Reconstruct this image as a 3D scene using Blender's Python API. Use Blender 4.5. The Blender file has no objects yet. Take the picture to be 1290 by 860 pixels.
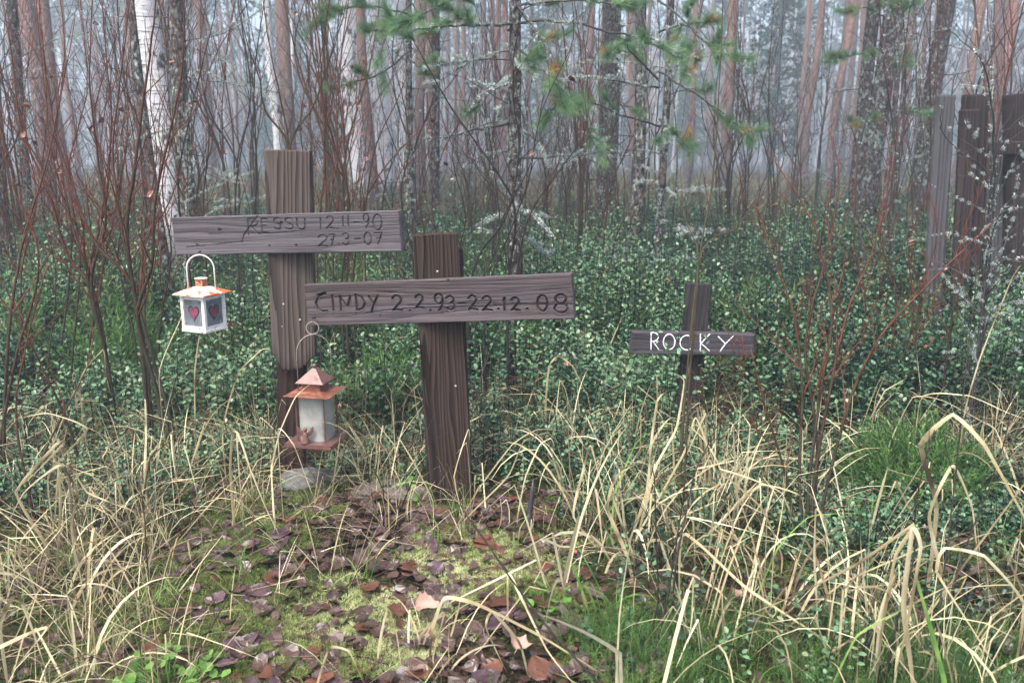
import bpy, math, random
import numpy as np
from mathutils import Vector, Matrix, Euler

SEED = 7
rs = np.random.RandomState(SEED)
random.seed(SEED)
PI = math.pi
scene = bpy.context.scene
COL = scene.collection

# ------------------------------------------------------------------ camera maths
CAMZ = 1.15
PITCH = math.radians(12.3)
FPX = 1290 * 30 / 36.0
def P(px, py, Y):
    """world point seen at photo pixel (px,py) lying at distance Y in front of the camera"""
    u = (px - 645.0) / FPX
    v = (430.0 - py) / FPX
    dx, dy, dz = u, math.cos(PITCH) + v * math.sin(PITCH), -math.sin(PITCH) + v * math.cos(PITCH)
    s = Y / dy
    return np.array([dx * s, Y, CAMZ + dz * s])

# ------------------------------------------------------------------ noise
_tab = np.random.RandomState(3).rand(256, 256)
def vnoise(x, y):
    x = np.asarray(x, float); y = np.asarray(y, float)
    xi = np.floor(x).astype(int); yi = np.floor(y).astype(int)
    fx = x - xi; fy = y - yi
    fx = fx * fx * (3 - 2 * fx); fy = fy * fy * (3 - 2 * fy)
    a = _tab[xi % 256, yi % 256]; b = _tab[(xi + 1) % 256, yi % 256]
    c = _tab[xi % 256, (yi + 1) % 256]; d = _tab[(xi + 1) % 256, (yi + 1) % 256]
    return (a * (1 - fx) + b * fx) * (1 - fy) + (c * (1 - fx) + d * fx) * fy
def fbm(x, y, o=4):
    s = 0; a = 1; t = 0
    for i in range(o):
        s = s + a * vnoise(x * 2 ** i + 17.3 * i, y * 2 ** i + 5.1 * i); t += a; a *= .5
    return s / t
def sstep(a, b, x):
    t = np.clip((np.asarray(x, float) - a) / (b - a), 0, 1)
    return t * t * (3 - 2 * t)

def gh(x, y):
    """ground height"""
    x = np.asarray(x, float); y = np.asarray(y, float)
    h = (fbm(x * 1.1 + 9, y * 1.1 + 4, 3) - .5) * .16 * sstep(.2, 1.5, np.hypot(x, y - 2.75))
    h = h + (fbm(x * .18 + 3, y * .18 + 8, 3) - .5) * .55 * sstep(4, 14, y)
    h = h + .10 * sstep(3.3, 5.5, y)
    h = h + (fbm(x * 6, y * 6, 3) - .5) * .05 * (1 - sstep(8, 20, y))
    return h
def G(px, Y):
    """ground point under photo column px at distance Y"""
    x = (px - 645.0) / FPX * Y / math.cos(PITCH) * .97
    return np.array([x, Y, float(gh(x, Y))])

# ------------------------------------------------------------------ mesh helpers
class MB:
    def __init__(s):
        s.v = []; s.q = []; s.t = []; s.a = []; s.n = 0
    def add(s, v, quads=None, tris=None, tint=0.5):
        v = np.asarray(v, float).reshape(-1, 3)
        if quads is not None and len(quads): s.q.append(np.asarray(quads, int).reshape(-1, 4) + s.n)
        if tris is not None and len(tris): s.t.append(np.asarray(tris, int).reshape(-1, 3) + s.n)
        s.v.append(v); s.a.append(np.broadcast_to(np.asarray(tint, float), (len(v),)).copy())
        s.n += len(v)
        return s
    def box(s, c, size, R=None, tint=.5, bevel=0.0):
        x, y, z = np.array(size) / 2.0
        if bevel > 0:
            b = bevel
            pts = []
            for sx in (-1, 1):
                for sy in (-1, 1):
                    for sz in (-1, 1):
                        pts += [(sx * x, sy * (y - b), sz * (z - b)), (sx * (x - b), sy * y, sz * (z - b)), (sx * (x - b), sy * (y - b), sz * z)]
            import bmesh
            bm = bmesh.new()
            vs = [bm.verts.new(p) for p in pts]
            bmesh.ops.convex_hull(bm, input=vs)
            bm.verts.index_update()
            V = np.array([v.co[:] for v in bm.verts]); T = [[v.index for v in f.verts] for f in bm.faces]
            bm.free()
            tt = [f for f in T if len(f) == 3]; qq = [f for f in T if len(f) == 4]
            if R is not None: V = V @ np.array(R).T
            return s.add(V + np.array(c), qq, tt, tint)
        V = np.array([(a * x, b * y, d * z) for a in (-1, 1) for b in (-1, 1) for d in (-1, 1)])
        if R is not None: V = V @ np.array(R).T
        F = [(0, 1, 3, 2), (4, 6, 7, 5), (0, 4, 5, 1), (2, 3, 7, 6), (0, 2, 6, 4), (1, 5, 7, 3)]
        return s.add(V + np.array(c), F, None, tint)
    def build(s, name, mat, parent=None, loc=None, smooth=False):
        me = bpy.data.meshes.new(name)
        if s.n:
            V = np.concatenate(s.v)
            if loc is not None: V = V - np.asarray(loc)
            q = np.concatenate(s.q) if s.q else np.zeros((0, 4), int)
            t = np.concatenate(s.t) if s.t else np.zeros((0, 3), int)
            loops = np.concatenate([q.ravel(), t.ravel()]).astype(np.int32)
            starts = np.concatenate([np.arange(len(q)) * 4, len(q) * 4 + np.arange(len(t)) * 3]).astype(np.int32)
            me.vertices.add(len(V)); me.vertices.foreach_set('co', V.astype(np.float32).ravel())
            me.loops.add(len(loops)); me.loops.foreach_set('vertex_index', loops)
            me.polygons.add(len(starts)); me.polygons.foreach_set('loop_start', starts)
            me.update(calc_edges=True)
            at = me.attributes.new('tint', 'FLOAT', 'POINT')
            at.data.foreach_set('value', np.concatenate(s.a).astype(np.float32))
            me.polygons.foreach_set('use_smooth', np.full(len(starts), bool(smooth)))
            me.validate(clean_customdata=False)
        me.materials.append(mat)
        o = bpy.data.objects.new(name, me); COL.objects.link(o)
        if parent is not None: o.parent = parent
        return o

def norm(a):
    a = np.asarray(a, float)
    return a / np.maximum(np.linalg.norm(a, axis=-1, keepdims=True), 1e-9)

def scatter(mb, tv, tf, org, A, B, C, tint=None, tjit=None):
    """copy template verts tv (M,3) with frame vectors A,B,C (N,3, already scaled) to org (N,3)"""
    tv = np.asarray(tv, float); M = len(tv); N = len(org)
    if N == 0: return
    V = org[:, None, :] + tv[None, :, 0:1] * A[:, None, :] + tv[None, :, 1:2] * B[:, None, :] + tv[None, :, 2:3] * C[:, None, :]
    off = (np.arange(N) * M)[:, None, None]
    q = np.array([f for f in tf if len(f) == 4], int).reshape(-1, 4); t = np.array([f for f in tf if len(f) == 3], int).reshape(-1, 3)
    Q = (q[None] + off).reshape(-1, 4) if len(q) else None
    T = (t[None] + off).reshape(-1, 3) if len(t) else None
    if tint is None: tint = rs.rand(N)
    ti = np.repeat(tint, M)
    if tjit is not None: ti = ti + np.tile(tjit, N)
    mb.add(V.reshape(-1, 3), Q, T, ti)

def frames(az, el, roll):
    """unit frame: A points along azimuth az at elevation el; B sideways; C normal, rolled"""
    A = np.stack([np.cos(el) * np.cos(az), np.cos(el) * np.sin(az), np.sin(el)], -1)
    B0 = np.stack([-np.sin(az), np.cos(az), np.zeros_like(az)], -1)
    C0 = np.cross(A, B0)
    c = np.cos(roll)[:, None]; s_ = np.sin(roll)[:, None]
    return A, B0 * c + C0 * s_, C0 * c - B0 * s_

def tube(mb, pts, rad, sides=5, tint=.5, cap=True):
    pts = np.asarray(pts, float); n = len(pts)
    rad = np.broadcast_to(np.asarray(rad, float), (n,))
    T = norm(np.gradient(pts, axis=0))
    up = np.array([0, 0, 1.]) if abs(T[0, 2]) < .9 else np.array([1., 0, 0])
    N0 = norm(np.cross(T[0], up)); Ns = [N0]
    for i in range(1, n):
        v = Ns[-1] - T[i] * np.dot(Ns[-1], T[i]); Ns.append(norm(v))
    Ns = np.array(Ns); Bs = np.cross(T, Ns)
    a = np.arange(sides) * 2 * PI / sides
    V = pts[:, None, :] + rad[:, None, None] * (np.cos(a)[None, :, None] * Ns[:, None, :] + np.sin(a)[None, :, None] * Bs[:, None, :])
    i = np.arange(n - 1)[:, None] * sides; j = np.arange(sides)[None, :]; k = (j + 1) % sides
    Q = np.stack([i + j, i + k, i + sides + k, i + sides + j], -1).reshape(-1, 4)
    tn = np.broadcast_to(np.asarray(tint, float), (n,))
    V = V.reshape(-1, 3); tt = np.repeat(tn, sides)
    tris = None
    if cap:
        V = np.vstack([V, pts[0], pts[-1]]); tt = np.append(tt, [tn[0], tn[-1]])
        m = n * sides
        tris = [(m, (q + 1) % sides, q) for q in range(sides)] + [(m + 1, (n - 1) * sides + q, (n - 1) * sides + (q + 1) % sides) for q in range(sides)]
    mb.add(V, Q, tris, tt)

def lathe(mb, prof, c, sides=16, tint=.5, rot=0.0):
    """prof: list of (r,z)"""
    prof = np.array(prof, float); n = len(prof)
    a = rot + np.arange(sides) * 2 * PI / sides
    V = np.stack([prof[:, None, 0] * np.cos(a)[None], prof[:, None, 0] * np.sin(a)[None], np.broadcast_to(prof[:, None, 1], (n, sides))], -1)
    i = np.arange(n - 1)[:, None] * sides; j = np.arange(sides)[None, :]; k = (j + 1) % sides
    Q = np.stack([i + j, i + k, i + sides + k, i + sides + j], -1).reshape(-1, 4)
    mb.add(V.reshape(-1, 3) + np.array(c), Q, None, tint)

def spline(pts, n):
    """Catmull-Rom through pts"""
    p = np.asarray(pts, float); m = len(p)
    if m == 2: return p[0] + (p[1] - p[0]) * np.linspace(0, 1, n)[:, None]
    e = np.vstack([2 * p[0] - p[1], p, 2 * p[-1] - p[-2]])
    out = []
    for u in np.linspace(0, m - 1 - 1e-6, n):
        i = int(u); f = u - i
        a, b, c, d = e[i], e[i + 1], e[i + 2], e[i + 3]
        out.append(.5 * ((2 * b) + (-a + c) * f + (2 * a - 5 * b + 4 * c - d) * f * f + (-a + 3 * b - 3 * c + d) * f ** 3))
    return np.array(out)

def thing(name, label, cat, loc=(0, 0, 0), group=None):
    o = bpy.data.objects.new(name, None); COL.objects.link(o)
    o.location = tuple(float(c) for c in loc); o['label'] = label; o['category'] = cat
    o.empty_display_size = .05
    if group: o['group'] = group
    return o
def tag(o, label=None, cat=None, group=None, kind=None):
    if label: o['label'] = label
    if cat: o['category'] = cat
    if group: o['group'] = group
    if kind: o['kind'] = kind
    return o
def copy_thing(root, loc, rotz=0, scale=1.0, label=None, group=None):
    r = root.copy(); COL.objects.link(r)
    r.location = tuple(float(c) for c in loc); r.rotation_euler = (rs.normal(0, .018), rs.normal(0, .018), rotz); r.scale = (scale,) * 3
    if label: r['label'] = label
    if group: r['group'] = group
    for ch in list(root.children):
        c = ch.copy(); COL.objects.link(c); c.parent = r
        for g in ch.children:
            d = g.copy(); COL.objects.link(d); d.parent = c
    return r

# ------------------------------------------------------------------ materials
def mat_new(name):
    m = bpy.data.materials.new(name); m.use_nodes = True
    nt = m.node_tree
    return m, nt, nt.nodes['Principled BSDF'], nt.nodes['Material Output']
def N(nt, typ, **kw):
    n = nt.nodes.new(typ)
    for k, v in kw.items(): setattr(n, k, v)
    return n
def ramp(nt, fac, stops, interp='LINEAR'):
    r = N(nt, 'ShaderNodeValToRGB'); r.color_ramp.interpolation = interp
    els = r.color_ramp.elements
    els[0].position, els[0].color = stops[0][0], (*stops[0][1], 1)
    els[1].position, els[1].color = stops[-1][0], (*stops[-1][1], 1)
    for p, c in stops[1:-1]:
        e = els.new(p); e.color = (*c, 1)
    nt.links.new(fac, r.inputs[0]); return r.outputs[0]
def noise(nt, vec, scale, detail=4, rough=.55, dist=0):
    n = N(nt, 'ShaderNodeTexNoise'); n.inputs['Scale'].default_value = scale
    n.inputs['Detail'].default_value = detail; n.inputs['Roughness'].default_value = rough
    n.inputs['Distortion'].default_value = dist
    if vec is not None: nt.links.new(vec, n.inputs['Vector'])
    return n.outputs['Fac']
def mapping(nt, vec, scale=(1, 1, 1), loc=(0, 0, 0), rot=(0, 0, 0)):
    m = N(nt, 'ShaderNodeMapping'); m.inputs['Scale'].default_value = scale
    m.inputs['Location'].default_value = loc; m.inputs['Rotation'].default_value = rot
    nt.links.new(vec, m.inputs['Vector']); return m.outputs[0]
def mixc(nt, fac, a, b, mode='MIX'):
    m = N(nt, 'ShaderNodeMix', data_type='RGBA', blend_type=mode)
    if isinstance(fac, (int, float)): m.inputs[0].default_value = fac
    else: nt.links.new(fac, m.inputs[0])
    for s, v in ((6, a), (7, b)):
        if isinstance(v, tuple): m.inputs[s].default_value = (*v, 1)
        else: nt.links.new(v, m.inputs[s])
    return m.outputs[2]
def mathn(nt, op, a, b=None, clamp=False):
    m = N(nt, 'ShaderNodeMath', operation=op); m.use_clamp = clamp
    for i, v in enumerate((a, b)):
        if v is None: continue
        if isinstance(v, (int, float)): m.inputs[i].default_value = v
        else: nt.links.new(v, m.inputs[i])
    return m.outputs[0]
def bump(nt, h, strength, dist, bsdf):
    b = N(nt, 'ShaderNodeBump'); b.inputs['Strength'].default_value = strength; b.inputs['Distance'].default_value = dist
    nt.links.new(h, b.inputs['Height']); nt.links.new(b.outputs[0], bsdf.inputs['Normal'])
def tintattr(nt):
    return N(nt, 'ShaderNodeAttribute', attribute_name='tint').outputs['Fac']

def leafmat(name, stops, rough=.45, trans=.25, nscale=60, namt=.35, spec=.12):
    m, nt, b, out = mat_new(name)
    tc = N(nt, 'ShaderNodeTexCoord').outputs['Object']
    col = ramp(nt, tintattr(nt), stops)
    n = noise(nt, tc, nscale, 2)
    n2 = mathn(nt, 'MULTIPLY_ADD', n, namt * 2); n2.node.inputs[2].default_value = 1 - namt
    col = mixc(nt, 1.0, col, n2, 'MULTIPLY')
    nt.links.new(col, b.inputs['Base Color']); b.inputs['Roughness'].default_value = rough
    b.inputs['Specular IOR Level'].default_value = spec
    if trans > 0:
        t = N(nt, 'ShaderNodeBsdfTranslucent'); nt.links.new(col, t.inputs[0])
        mx = N(nt, 'ShaderNodeMixShader'); mx.inputs[0].default_value = trans
        nt.links.new(b.outputs[0], mx.inputs[1]); nt.links.new(t.outputs[0], mx.inputs[2])
        nt.links.new(mx.outputs[0], out.inputs['Surface'])
    return m

M = {}
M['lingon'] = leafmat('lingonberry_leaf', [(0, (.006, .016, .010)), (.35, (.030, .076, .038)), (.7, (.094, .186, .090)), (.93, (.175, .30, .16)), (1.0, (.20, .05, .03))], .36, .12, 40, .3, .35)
M['greengrass'] = leafmat('green_grass', [(0, (.03, .08, .015)), (.6, (.12, .25, .055)), (1, (.30, .44, .13))], .5, .35, 30)
M['straw'] = leafmat('straw', [(0, (.020, .013, .009)), (.3, (.10, .072, .043)), (.65, (.42, .355, .205)), (.9, (.68, .62, .42)), (1, (.30, .36, .13))], .5, .3, 45, .3)
M['moss'] = leafmat('moss', [(0, (.035, .07, .015)), (.5, (.19, .25, .07)), (1, (.58, .61, .33))], .7, .3, 18, .3)
M['heather'] = leafmat('heather_green', [(0, (.025, .065, .018)), (.6, (.080, .165, .045)), (1, (.19, .31, .10))], .55, .3, 12)
M['heather_dull'] = leafmat('heather_olive', [(0, (.03, .05, .02)), (.6, (.075, .125, .045)), (1, (.16, .20, .08))], .6, .2, 12)
M['heath'] = leafmat('brown_heath', [(0, (.045, .032, .022)), (.4, (.15, .105, .06)), (.7, (.09, .12, .05)), (1, (.28, .22, .12))], .8, .2, 3)
M['needle'] = leafmat('pine_needles', [(0, (.05, .11, .06)), (.6, (.12, .22, .11)), (.92, (.21, .33, .15)), (1, (.36, .20, .07))], .5, .2, 8)
M['farfoliage'] = leafmat('crown_foliage', [(0, (.025, .05, .028)), (.6, (.045, .09, .05)), (1, (.08, .14, .07))], .7, .15, 2)
M['lichen'] = leafmat('lichen', [(0, (.18, .22, .20)), (.6, (.34, .39, .36)), (1, (.54, .58, .54))], .9, .1, 30)

def litter_mat(name, base, base2, rough, trans=.08):
    m, nt, b, out = mat_new(name)
    tc = N(nt, 'ShaderNodeTexCoord').outputs['Object']
    info = N(nt, 'ShaderNodeObjectInfo').outputs['Random']
    n = noise(nt, tc, 45, 4)
    t = mathn(nt, 'ADD', mathn(nt, 'MULTIPLY', n, .9), mathn(nt, 'MULTIPLY', tintattr(nt), .5))
    t = mathn(nt, 'SUBTRACT', t, .2, True)
    col = ramp(nt, t, [(0, base), (1, base2)])
    sp = noise(nt, tc, 160, 2)
    col = mixc(nt, mathn(nt, 'GREATER_THAN', sp, .66), col, (base[0] * .4, base[1] * .4, base[2] * .4))
    h = N(nt, 'ShaderNodeHueSaturation'); nt.links.new(col, h.inputs['Color'])
    nt.links.new(mathn(nt, 'MULTIPLY_ADD', info, .7), h.inputs['Value']); h.inputs['Value'].links[0].from_node.inputs[2].default_value = .65
    nt.links.new(h.outputs[0], b.inputs['Base Color'])
    b.inputs['Roughness'].default_value = rough + .08; b.inputs['Specular IOR Level'].default_value = .5
    bump(nt, n, .3, .003, b)
    return m
M['leaf_dark'] = litter_mat('wet_dark_leaf', (.026, .014, .018), (.11, .065, .075), .16)
M['leaf_red'] = litter_mat('wet_russet_leaf', (.030, .012, .009), (.15, .060, .034), .28)
M['leaf_pale'] = litter_mat('pale_leaf', (.26, .15, .11), (.50, .33, .26), .45)
M['leaf_brown'] = litter_mat('brown_leaf', (.020, .011, .009), (.10, .058, .043), .3)

def wood_mat(name, dark, mid, light, grain_scale=1.0, grey=0.35, along='Z', rough=.62):
    """weathered plank: stretched growth rings + fibres + stains"""
    dark, mid, light = [tuple(v * (.50 if along == 'X' else .33) for v in q) for q in (dark, mid, light)]
    m, nt, b, out = mat_new(name)
    tc = N(nt, 'ShaderNodeTexCoord').outputs['Object']
    sc = {'Z': (1, 1, .07), 'X': (.07, 1, 1)}[along]
    st = mapping(nt, tc, sc)
    # distorted rings
    warp = N(nt, 'ShaderNodeTexNoise'); warp.inputs['Scale'].default_value = 9 * grain_scale; warp.inputs['Detail'].default_value = 2
    nt.links.new(st, warp.inputs['Vector'])
    v = N(nt, 'ShaderNodeVectorMath', operation='SCALE'); nt.links.new(warp.outputs['Color'], v.inputs[0]); v.inputs['Scale'].default_value = .10
    add = N(nt, 'ShaderNodeVectorMath', operation='ADD'); nt.links.new(st, add.inputs[0]); nt.links.new(v.outputs[0], add.inputs[1])
    off = mapping(nt, add.outputs[0], (1, 1, 1), (.01, .03, .004))
    w = N(nt, 'ShaderNodeTexWave', wave_type='RINGS', rings_direction=along, wave_profile='SAW')
    w.inputs['Scale'].default_value = 26 * grain_scale; w.inputs['Distortion'].default_value = 1.2; w.inputs['Detail'].default_value = 2
    w.inputs['Detail Scale'].default_value = 1.5
    nt.links.new(off, w.inputs['Vector'])
    fs = {'Z': (260, 260, 5), 'X': (5, 260, 260)}[along]
    fib = noise(nt, mapping(nt, tc, fs), 1.0, 3, .6)
    big = noise(nt, mapping(nt, tc, (8, 8, 2.5) if along == 'Z' else (2.5, 8, 8)), 1.0, 4)
    t = mathn(nt, 'ADD', mathn(nt, 'MULTIPLY', w.outputs['Fac'], .55), mathn(nt, 'MULTIPLY', fib, .45))
    col = ramp(nt, t, [(0.22, tuple(v * (.9 if along == 'X' else .75) for v in dark)), (.42, mid), (.72, tuple(v * (1.0 if along == 'X' else 1.15) for v in light)), (.9, mid)])
    g = ramp(nt, big, [(.35, (0, 0, 0)), (.68, (1, 1, 1))])
    gm = mathn(nt, 'MULTIPLY', g, grey)
    col = mixc(nt, gm, col, (.125, .118, .140) if along == 'X' else (.075, .070, .080))
    # carved grooves, cracks and pits are coloured darker (tint attribute on the board: 1 = groove)
    col = mixc(nt, mathn(nt, 'MULTIPLY', tintattr(nt), .62), col, (.012, .009, .010))
    nt.links.new(col, b.inputs['Base Color'])
    nt.links.new(ramp(nt, big, [(.3, (rough - .15,) * 3), (.7, (rough + .15,) * 3)]), b.inputs['Roughness'])
    b.inputs['Specular IOR Level'].default_value = .1
    hh = mathn(nt, 'ADD', mathn(nt, 'MULTIPLY', w.outputs['Fac'], .6), mathn(nt, 'MULTIPLY', fib, .7))
    bump(nt, hh, .9, .004, b)
    return m
M['beam_grey'] = wood_mat('grey_beam_wood', (.085, .068, .075), (.155, .130, .138), (.23, .20, .215), 1.0, .45, 'X')
M['beam_brown'] = wood_mat('brown_beam_wood', (.055, .036, .036), (.140, .105, .103), (.215, .172, .172), 1.1, .35, 'X')
M['beam_dark'] = wood_mat('dark_beam_wood', (.05, .042, .048), (.085, .073, .082), (.13, .115, .13), 1.2, .3, 'X')
M['post_brown'] = wood_mat('brown_post_wood', (.075, .050, .040), (.150, .112, .092), (.27, .215, .18), 1.0, .22, 'Z')
M['post_dark'] = wood_mat('dark_post_wood', (.030, .016, .012), (.068, .040, .029), (.14, .092, .068), 1.25, .12, 'Z')
M['post_black'] = wood_mat('blackish_post_wood', (.028, .022, .023), (.055, .045, .047), (.09, .078, .08), 1.3, .2, 'Z')
M['stake_red'] = wood_mat('red_brown_stake_wood', (.045, .022, .020), (.085, .042, .038), (.11, .062, .056), .6, .05, 'Z')
M['fence_grey'] = wood_mat('grey_fence_wood', (.085, .082, .09), (.15, .145, .155), (.21, .205, .215), .8, .3, 'Z', .8)
M['fence_brown'] = wood_mat('brown_fence_wood', (.035, .023, .021), (.060, .042, .039), (.10, .075, .070), .8, .15, 'Z', .75)

def simple(name, col, rough=.5, metal=0, var=.2, sc=30, bmp=.2, col2=None, thr=(.45, .6), spec=.5):
    m, nt, b, out = mat_new(name)
    tc = N(nt, 'ShaderNodeTexCoord').outputs['Object']
    n = noise(nt, tc, sc, 5)
    c = ramp(nt, n, [(.3, tuple(x * (1 - var) for x in col)), (.7, tuple(min(1, x * (1 + var)) for x in col))])
    if col2 is not None:
        n2 = noise(nt, mapping(nt, tc, (1, 1, 1), (3, 2, 1)), sc * .7, 6, .65)
        f = ramp(nt, n2, [(thr[0], (0, 0, 0)), (thr[1], (1, 1, 1))])
        c = mixc(nt, f, c, col2)
        nt.links.new(mathn(nt, 'MULTIPLY_ADD', f, .35), b.inputs['Roughness']); b.inputs['Roughness'].links[0].from_node.inputs[2].default_value = rough
    else: b.inputs['Roughness'].default_value = rough
    nt.links.new(c, b.inputs['Base Color']); b.inputs['Metallic'].default_value = metal
    b.inputs['Specular IOR Level'].default_value = spec
    bump(nt, n, bmp, .002, b)
    return m
M['white_metal'] = simple('white_enamel', (.70, .68, .66), .4, 0, .08, 60, .1, (.30, .13, .06), (.55, .68))
M['rust_roof'] = simple('rusty_enamel', (.72, .66, .60), .4, 0, .1, 30, .2, (.50, .10, .025), (.44, .55))
M['rust'] = simple('rust', (.40, .13, .05), .6, 0, .4, 70, .3, (.62, .52, .42), (.5, .62))
M['copper'] = simple('painted_copper', (.13, .065, .055), .35, .2, .2, 50, .15, (.085, .042, .036), (.5, .75))
M['copper_rust'] = simple('rusty_copper', (.15, .062, .042), .38, .25, .25, 45, .2, (.30, .11, .06), (.45, .6))
M['angel'] = simple('terracotta_paint', (.13, .06, .05), .5, .1, .25, 160, .3, (.17, .085, .06), (.5, .7))
M['heart'] = simple('purple_red_heart', (.175, .045, .075), .35, 0, .3, 60, .1)
M['heartline'] = simple('heart_outline', (.03, .012, .02), .5, 0, .1)
M['wire'] = simple('dull_wire', (.30, .25, .22), .5, .4, .3, 90, .1)
M['whitewire'] = simple('white_wire', (.66, .62, .58), .45, 0, .15, 90, .1, (.3, .14, .07), (.62, .72))
M['nail'] = simple('old_nail', (.05, .045, .05), .5, .6, .3, 90, .1)
M['nailhead'] = simple('pale_nail', (.38, .38, .40), .4, .8, .2, 90, .1)
M['glass'] = simple('frosted_glass', (.29, .285, .26), .30, 0, .12, 25, .05, (.16, .175, .17), (.45, .75), .6)
M['greyglass'] = simple('dusty_grey_glass', (.125, .145, .165), .22, 0, .25, 25, .05, (.21, .22, .23), (.5, .7), .6)
M['stone'] = simple('grey_stone', (.09, .087, .085), .7, 0, .45, 22, .8, (.13, .135, .12), (.5, .62))
M['stone_brown'] = simple('brown_stone', (.10, .08, .07), .7, 0, .35, 14, .6, (.17, .16, .14), (.55, .66))
M['white_paint'] = simple('white_chalky_paint', (.74, .73, .74), .7, 0, .15, 150, .4, (.30, .29, .31), (.62, .74))
M['dark_stake'] = simple('dark_twig_wood', (.03, .026, .034), .5, 0, .2, 50, .3)

def twig_mat(name, stops, rough=.5):
    stops = [(p, tuple(v * .42 for v in q)) for p, q in stops]
    m, nt, b, out = mat_new(name)
    tc = N(nt, 'ShaderNodeTexCoord').outputs['Object']
    col = ramp(nt, tintattr(nt), stops)
    n = noise(nt, tc, 35, 4, .6)
    col = mixc(nt, 1.0, col, ramp(nt, n, [(.3, (.6, .6, .6)), (.7, (1.35, 1.35, 1.35))]), 'MULTIPLY')
    nt.links.new(col, b.inputs['Base Color']); b.inputs['Roughness'].default_value = rough; b.inputs['Specular IOR Level'].default_value = .12
    bump(nt, n, .4, .002, b)
    return m
M['twig'] = twig_mat('red_brown_twigs', [(0, (.095, .085, .065)), (.35, (.10, .070, .045)), (.7, (.20, .068, .040)), (1, (.30, .078, .052))], .4)
M['twig_dark'] = twig_mat('dark_twigs', [(0, (.07, .065, .062)), (.5, (.055, .042, .038)), (1, (.11, .055, .042))], .5)
M['twig_grey'] = twig_mat('grey_dead_twigs', [(0, (.10, .095, .09)), (.5, (.14, .13, .125)), (1, (.19, .17, .16))], .7)
M['twig_olive'] = twig_mat('olive_twigs', [(0, (.11, .105, .065)), (.5, (.13, .10, .055)), (1, (.16, .075, .045))], .45)

def bark_mat(name, kind):
    m, nt, b, out = mat_new(name)
    tc = N(nt, 'ShaderNodeTexCoord').outputs['Object']
    vor = N(nt, 'ShaderNodeTexVoronoi', feature='DISTANCE_TO_EDGE'); vor.inputs['Scale'].default_value = 1
    n0 = noise(nt, tc, 6, 5, .6)
    if kind == 'pine':
        nt.links.new(mapping(nt, tc, (26, 26, 7)), vor.inputs['Vector'])
        pl = ramp(nt, vor.outputs['Distance'], [(0, (0, 0, 0)), (.25, (1, 1, 1))])
        low = mixc(nt, pl, (.035, .030, .032), (.145, .12, .125))
        up = mixc(nt, n0, (.17, .10, .08), (.27, .165, .13))
        sep = N(nt, 'ShaderNodeSeparateXYZ'); nt.links.new(tc, sep.inputs[0])
        z = mathn(nt, 'ADD', sep.outputs['Z'], mathn(nt, 'MULTIPLY', n0, 2.2))
        f = ramp(nt, mathn(nt, 'MULTIPLY', z, .2), [(.28, (0, 0, 0)), (.95, (1, 1, 1))])
        col = mixc(nt, f, low, up)
        h = pl
    elif kind == 'birch':
        strip = noise(nt, mapping(nt, tc, (5, 5, 38)), 1, 4, .65)
        blot = noise(nt, mapping(nt, tc, (7, 7, 5)), 1, 4, .6)
        f1 = ramp(nt, strip, [(.60, (0, 0, 0)), (.66, (1, 1, 1))])
        f2 = ramp(nt, blot, [(.57, (0, 0, 0)), (.63, (1, 1, 1))])
        f = mathn(nt, 'MAXIMUM', f1, f2)
        base = mixc(nt, n0, (.42, .42, .43), (.58, .57, .58))
        col = mixc(nt, f, base, (.06, .055, .055))
        sep = N(nt, 'ShaderNodeSeparateXYZ'); nt.links.new(tc, sep.inputs[0])
        zz = mathn(nt, 'ADD', sep.outputs['Z'], mathn(nt, 'MULTIPLY', blot, .8))
        col = mixc(nt, ramp(nt, zz, [(.45, (1, 1, 1)), (.9, (0, 0, 0))]), col, (.075, .07, .068))
        h = strip
    else:  # lichen covered dark bark
        nt.links.new(mapping(nt, tc, (30, 30, 12)), vor.inputs['Vector'])
        pl = ramp(nt, vor.outputs['Distance'], [(0, (0, 0, 0)), (.3, (1, 1, 1))])
        low = mixc(nt, pl, (.025, .02, .02), (.10, .08, .078))
        l1 = noise(nt, mapping(nt, tc, (1, 1, .6)), 38, 6, .7)
        l2 = noise(nt, tc, 3, 3)
        lf = mathn(nt, 'ADD', l1, mathn(nt, 'MULTIPLY', mathn(nt, 'SUBTRACT', l2, .5), .5))
        f = ramp(nt, lf, [(.52, (0, 0, 0)), (.60, (1, 1, 1))])
        lc = mixc(nt, l1, (.12, .145, .125), (.33, .37, .33))
        col = mixc(nt, f, low, lc)
        h = mathn(nt, 'ADD', pl, f)
    nt.links.new(col, b.inputs['Base Color']); b.inputs['Roughness'].default_value = .8; b.inputs['Specular IOR Level'].default_value = .15
    bump(nt, h, .7, .02, b)
    return m
M['bark_pine'] = bark_mat('pine_bark', 'pine')
M['bark_birch'] = bark_mat('birch_bark', 'birch')
M['bark_lichen'] = bark_mat('lichen_bark', 'lichen')

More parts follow.
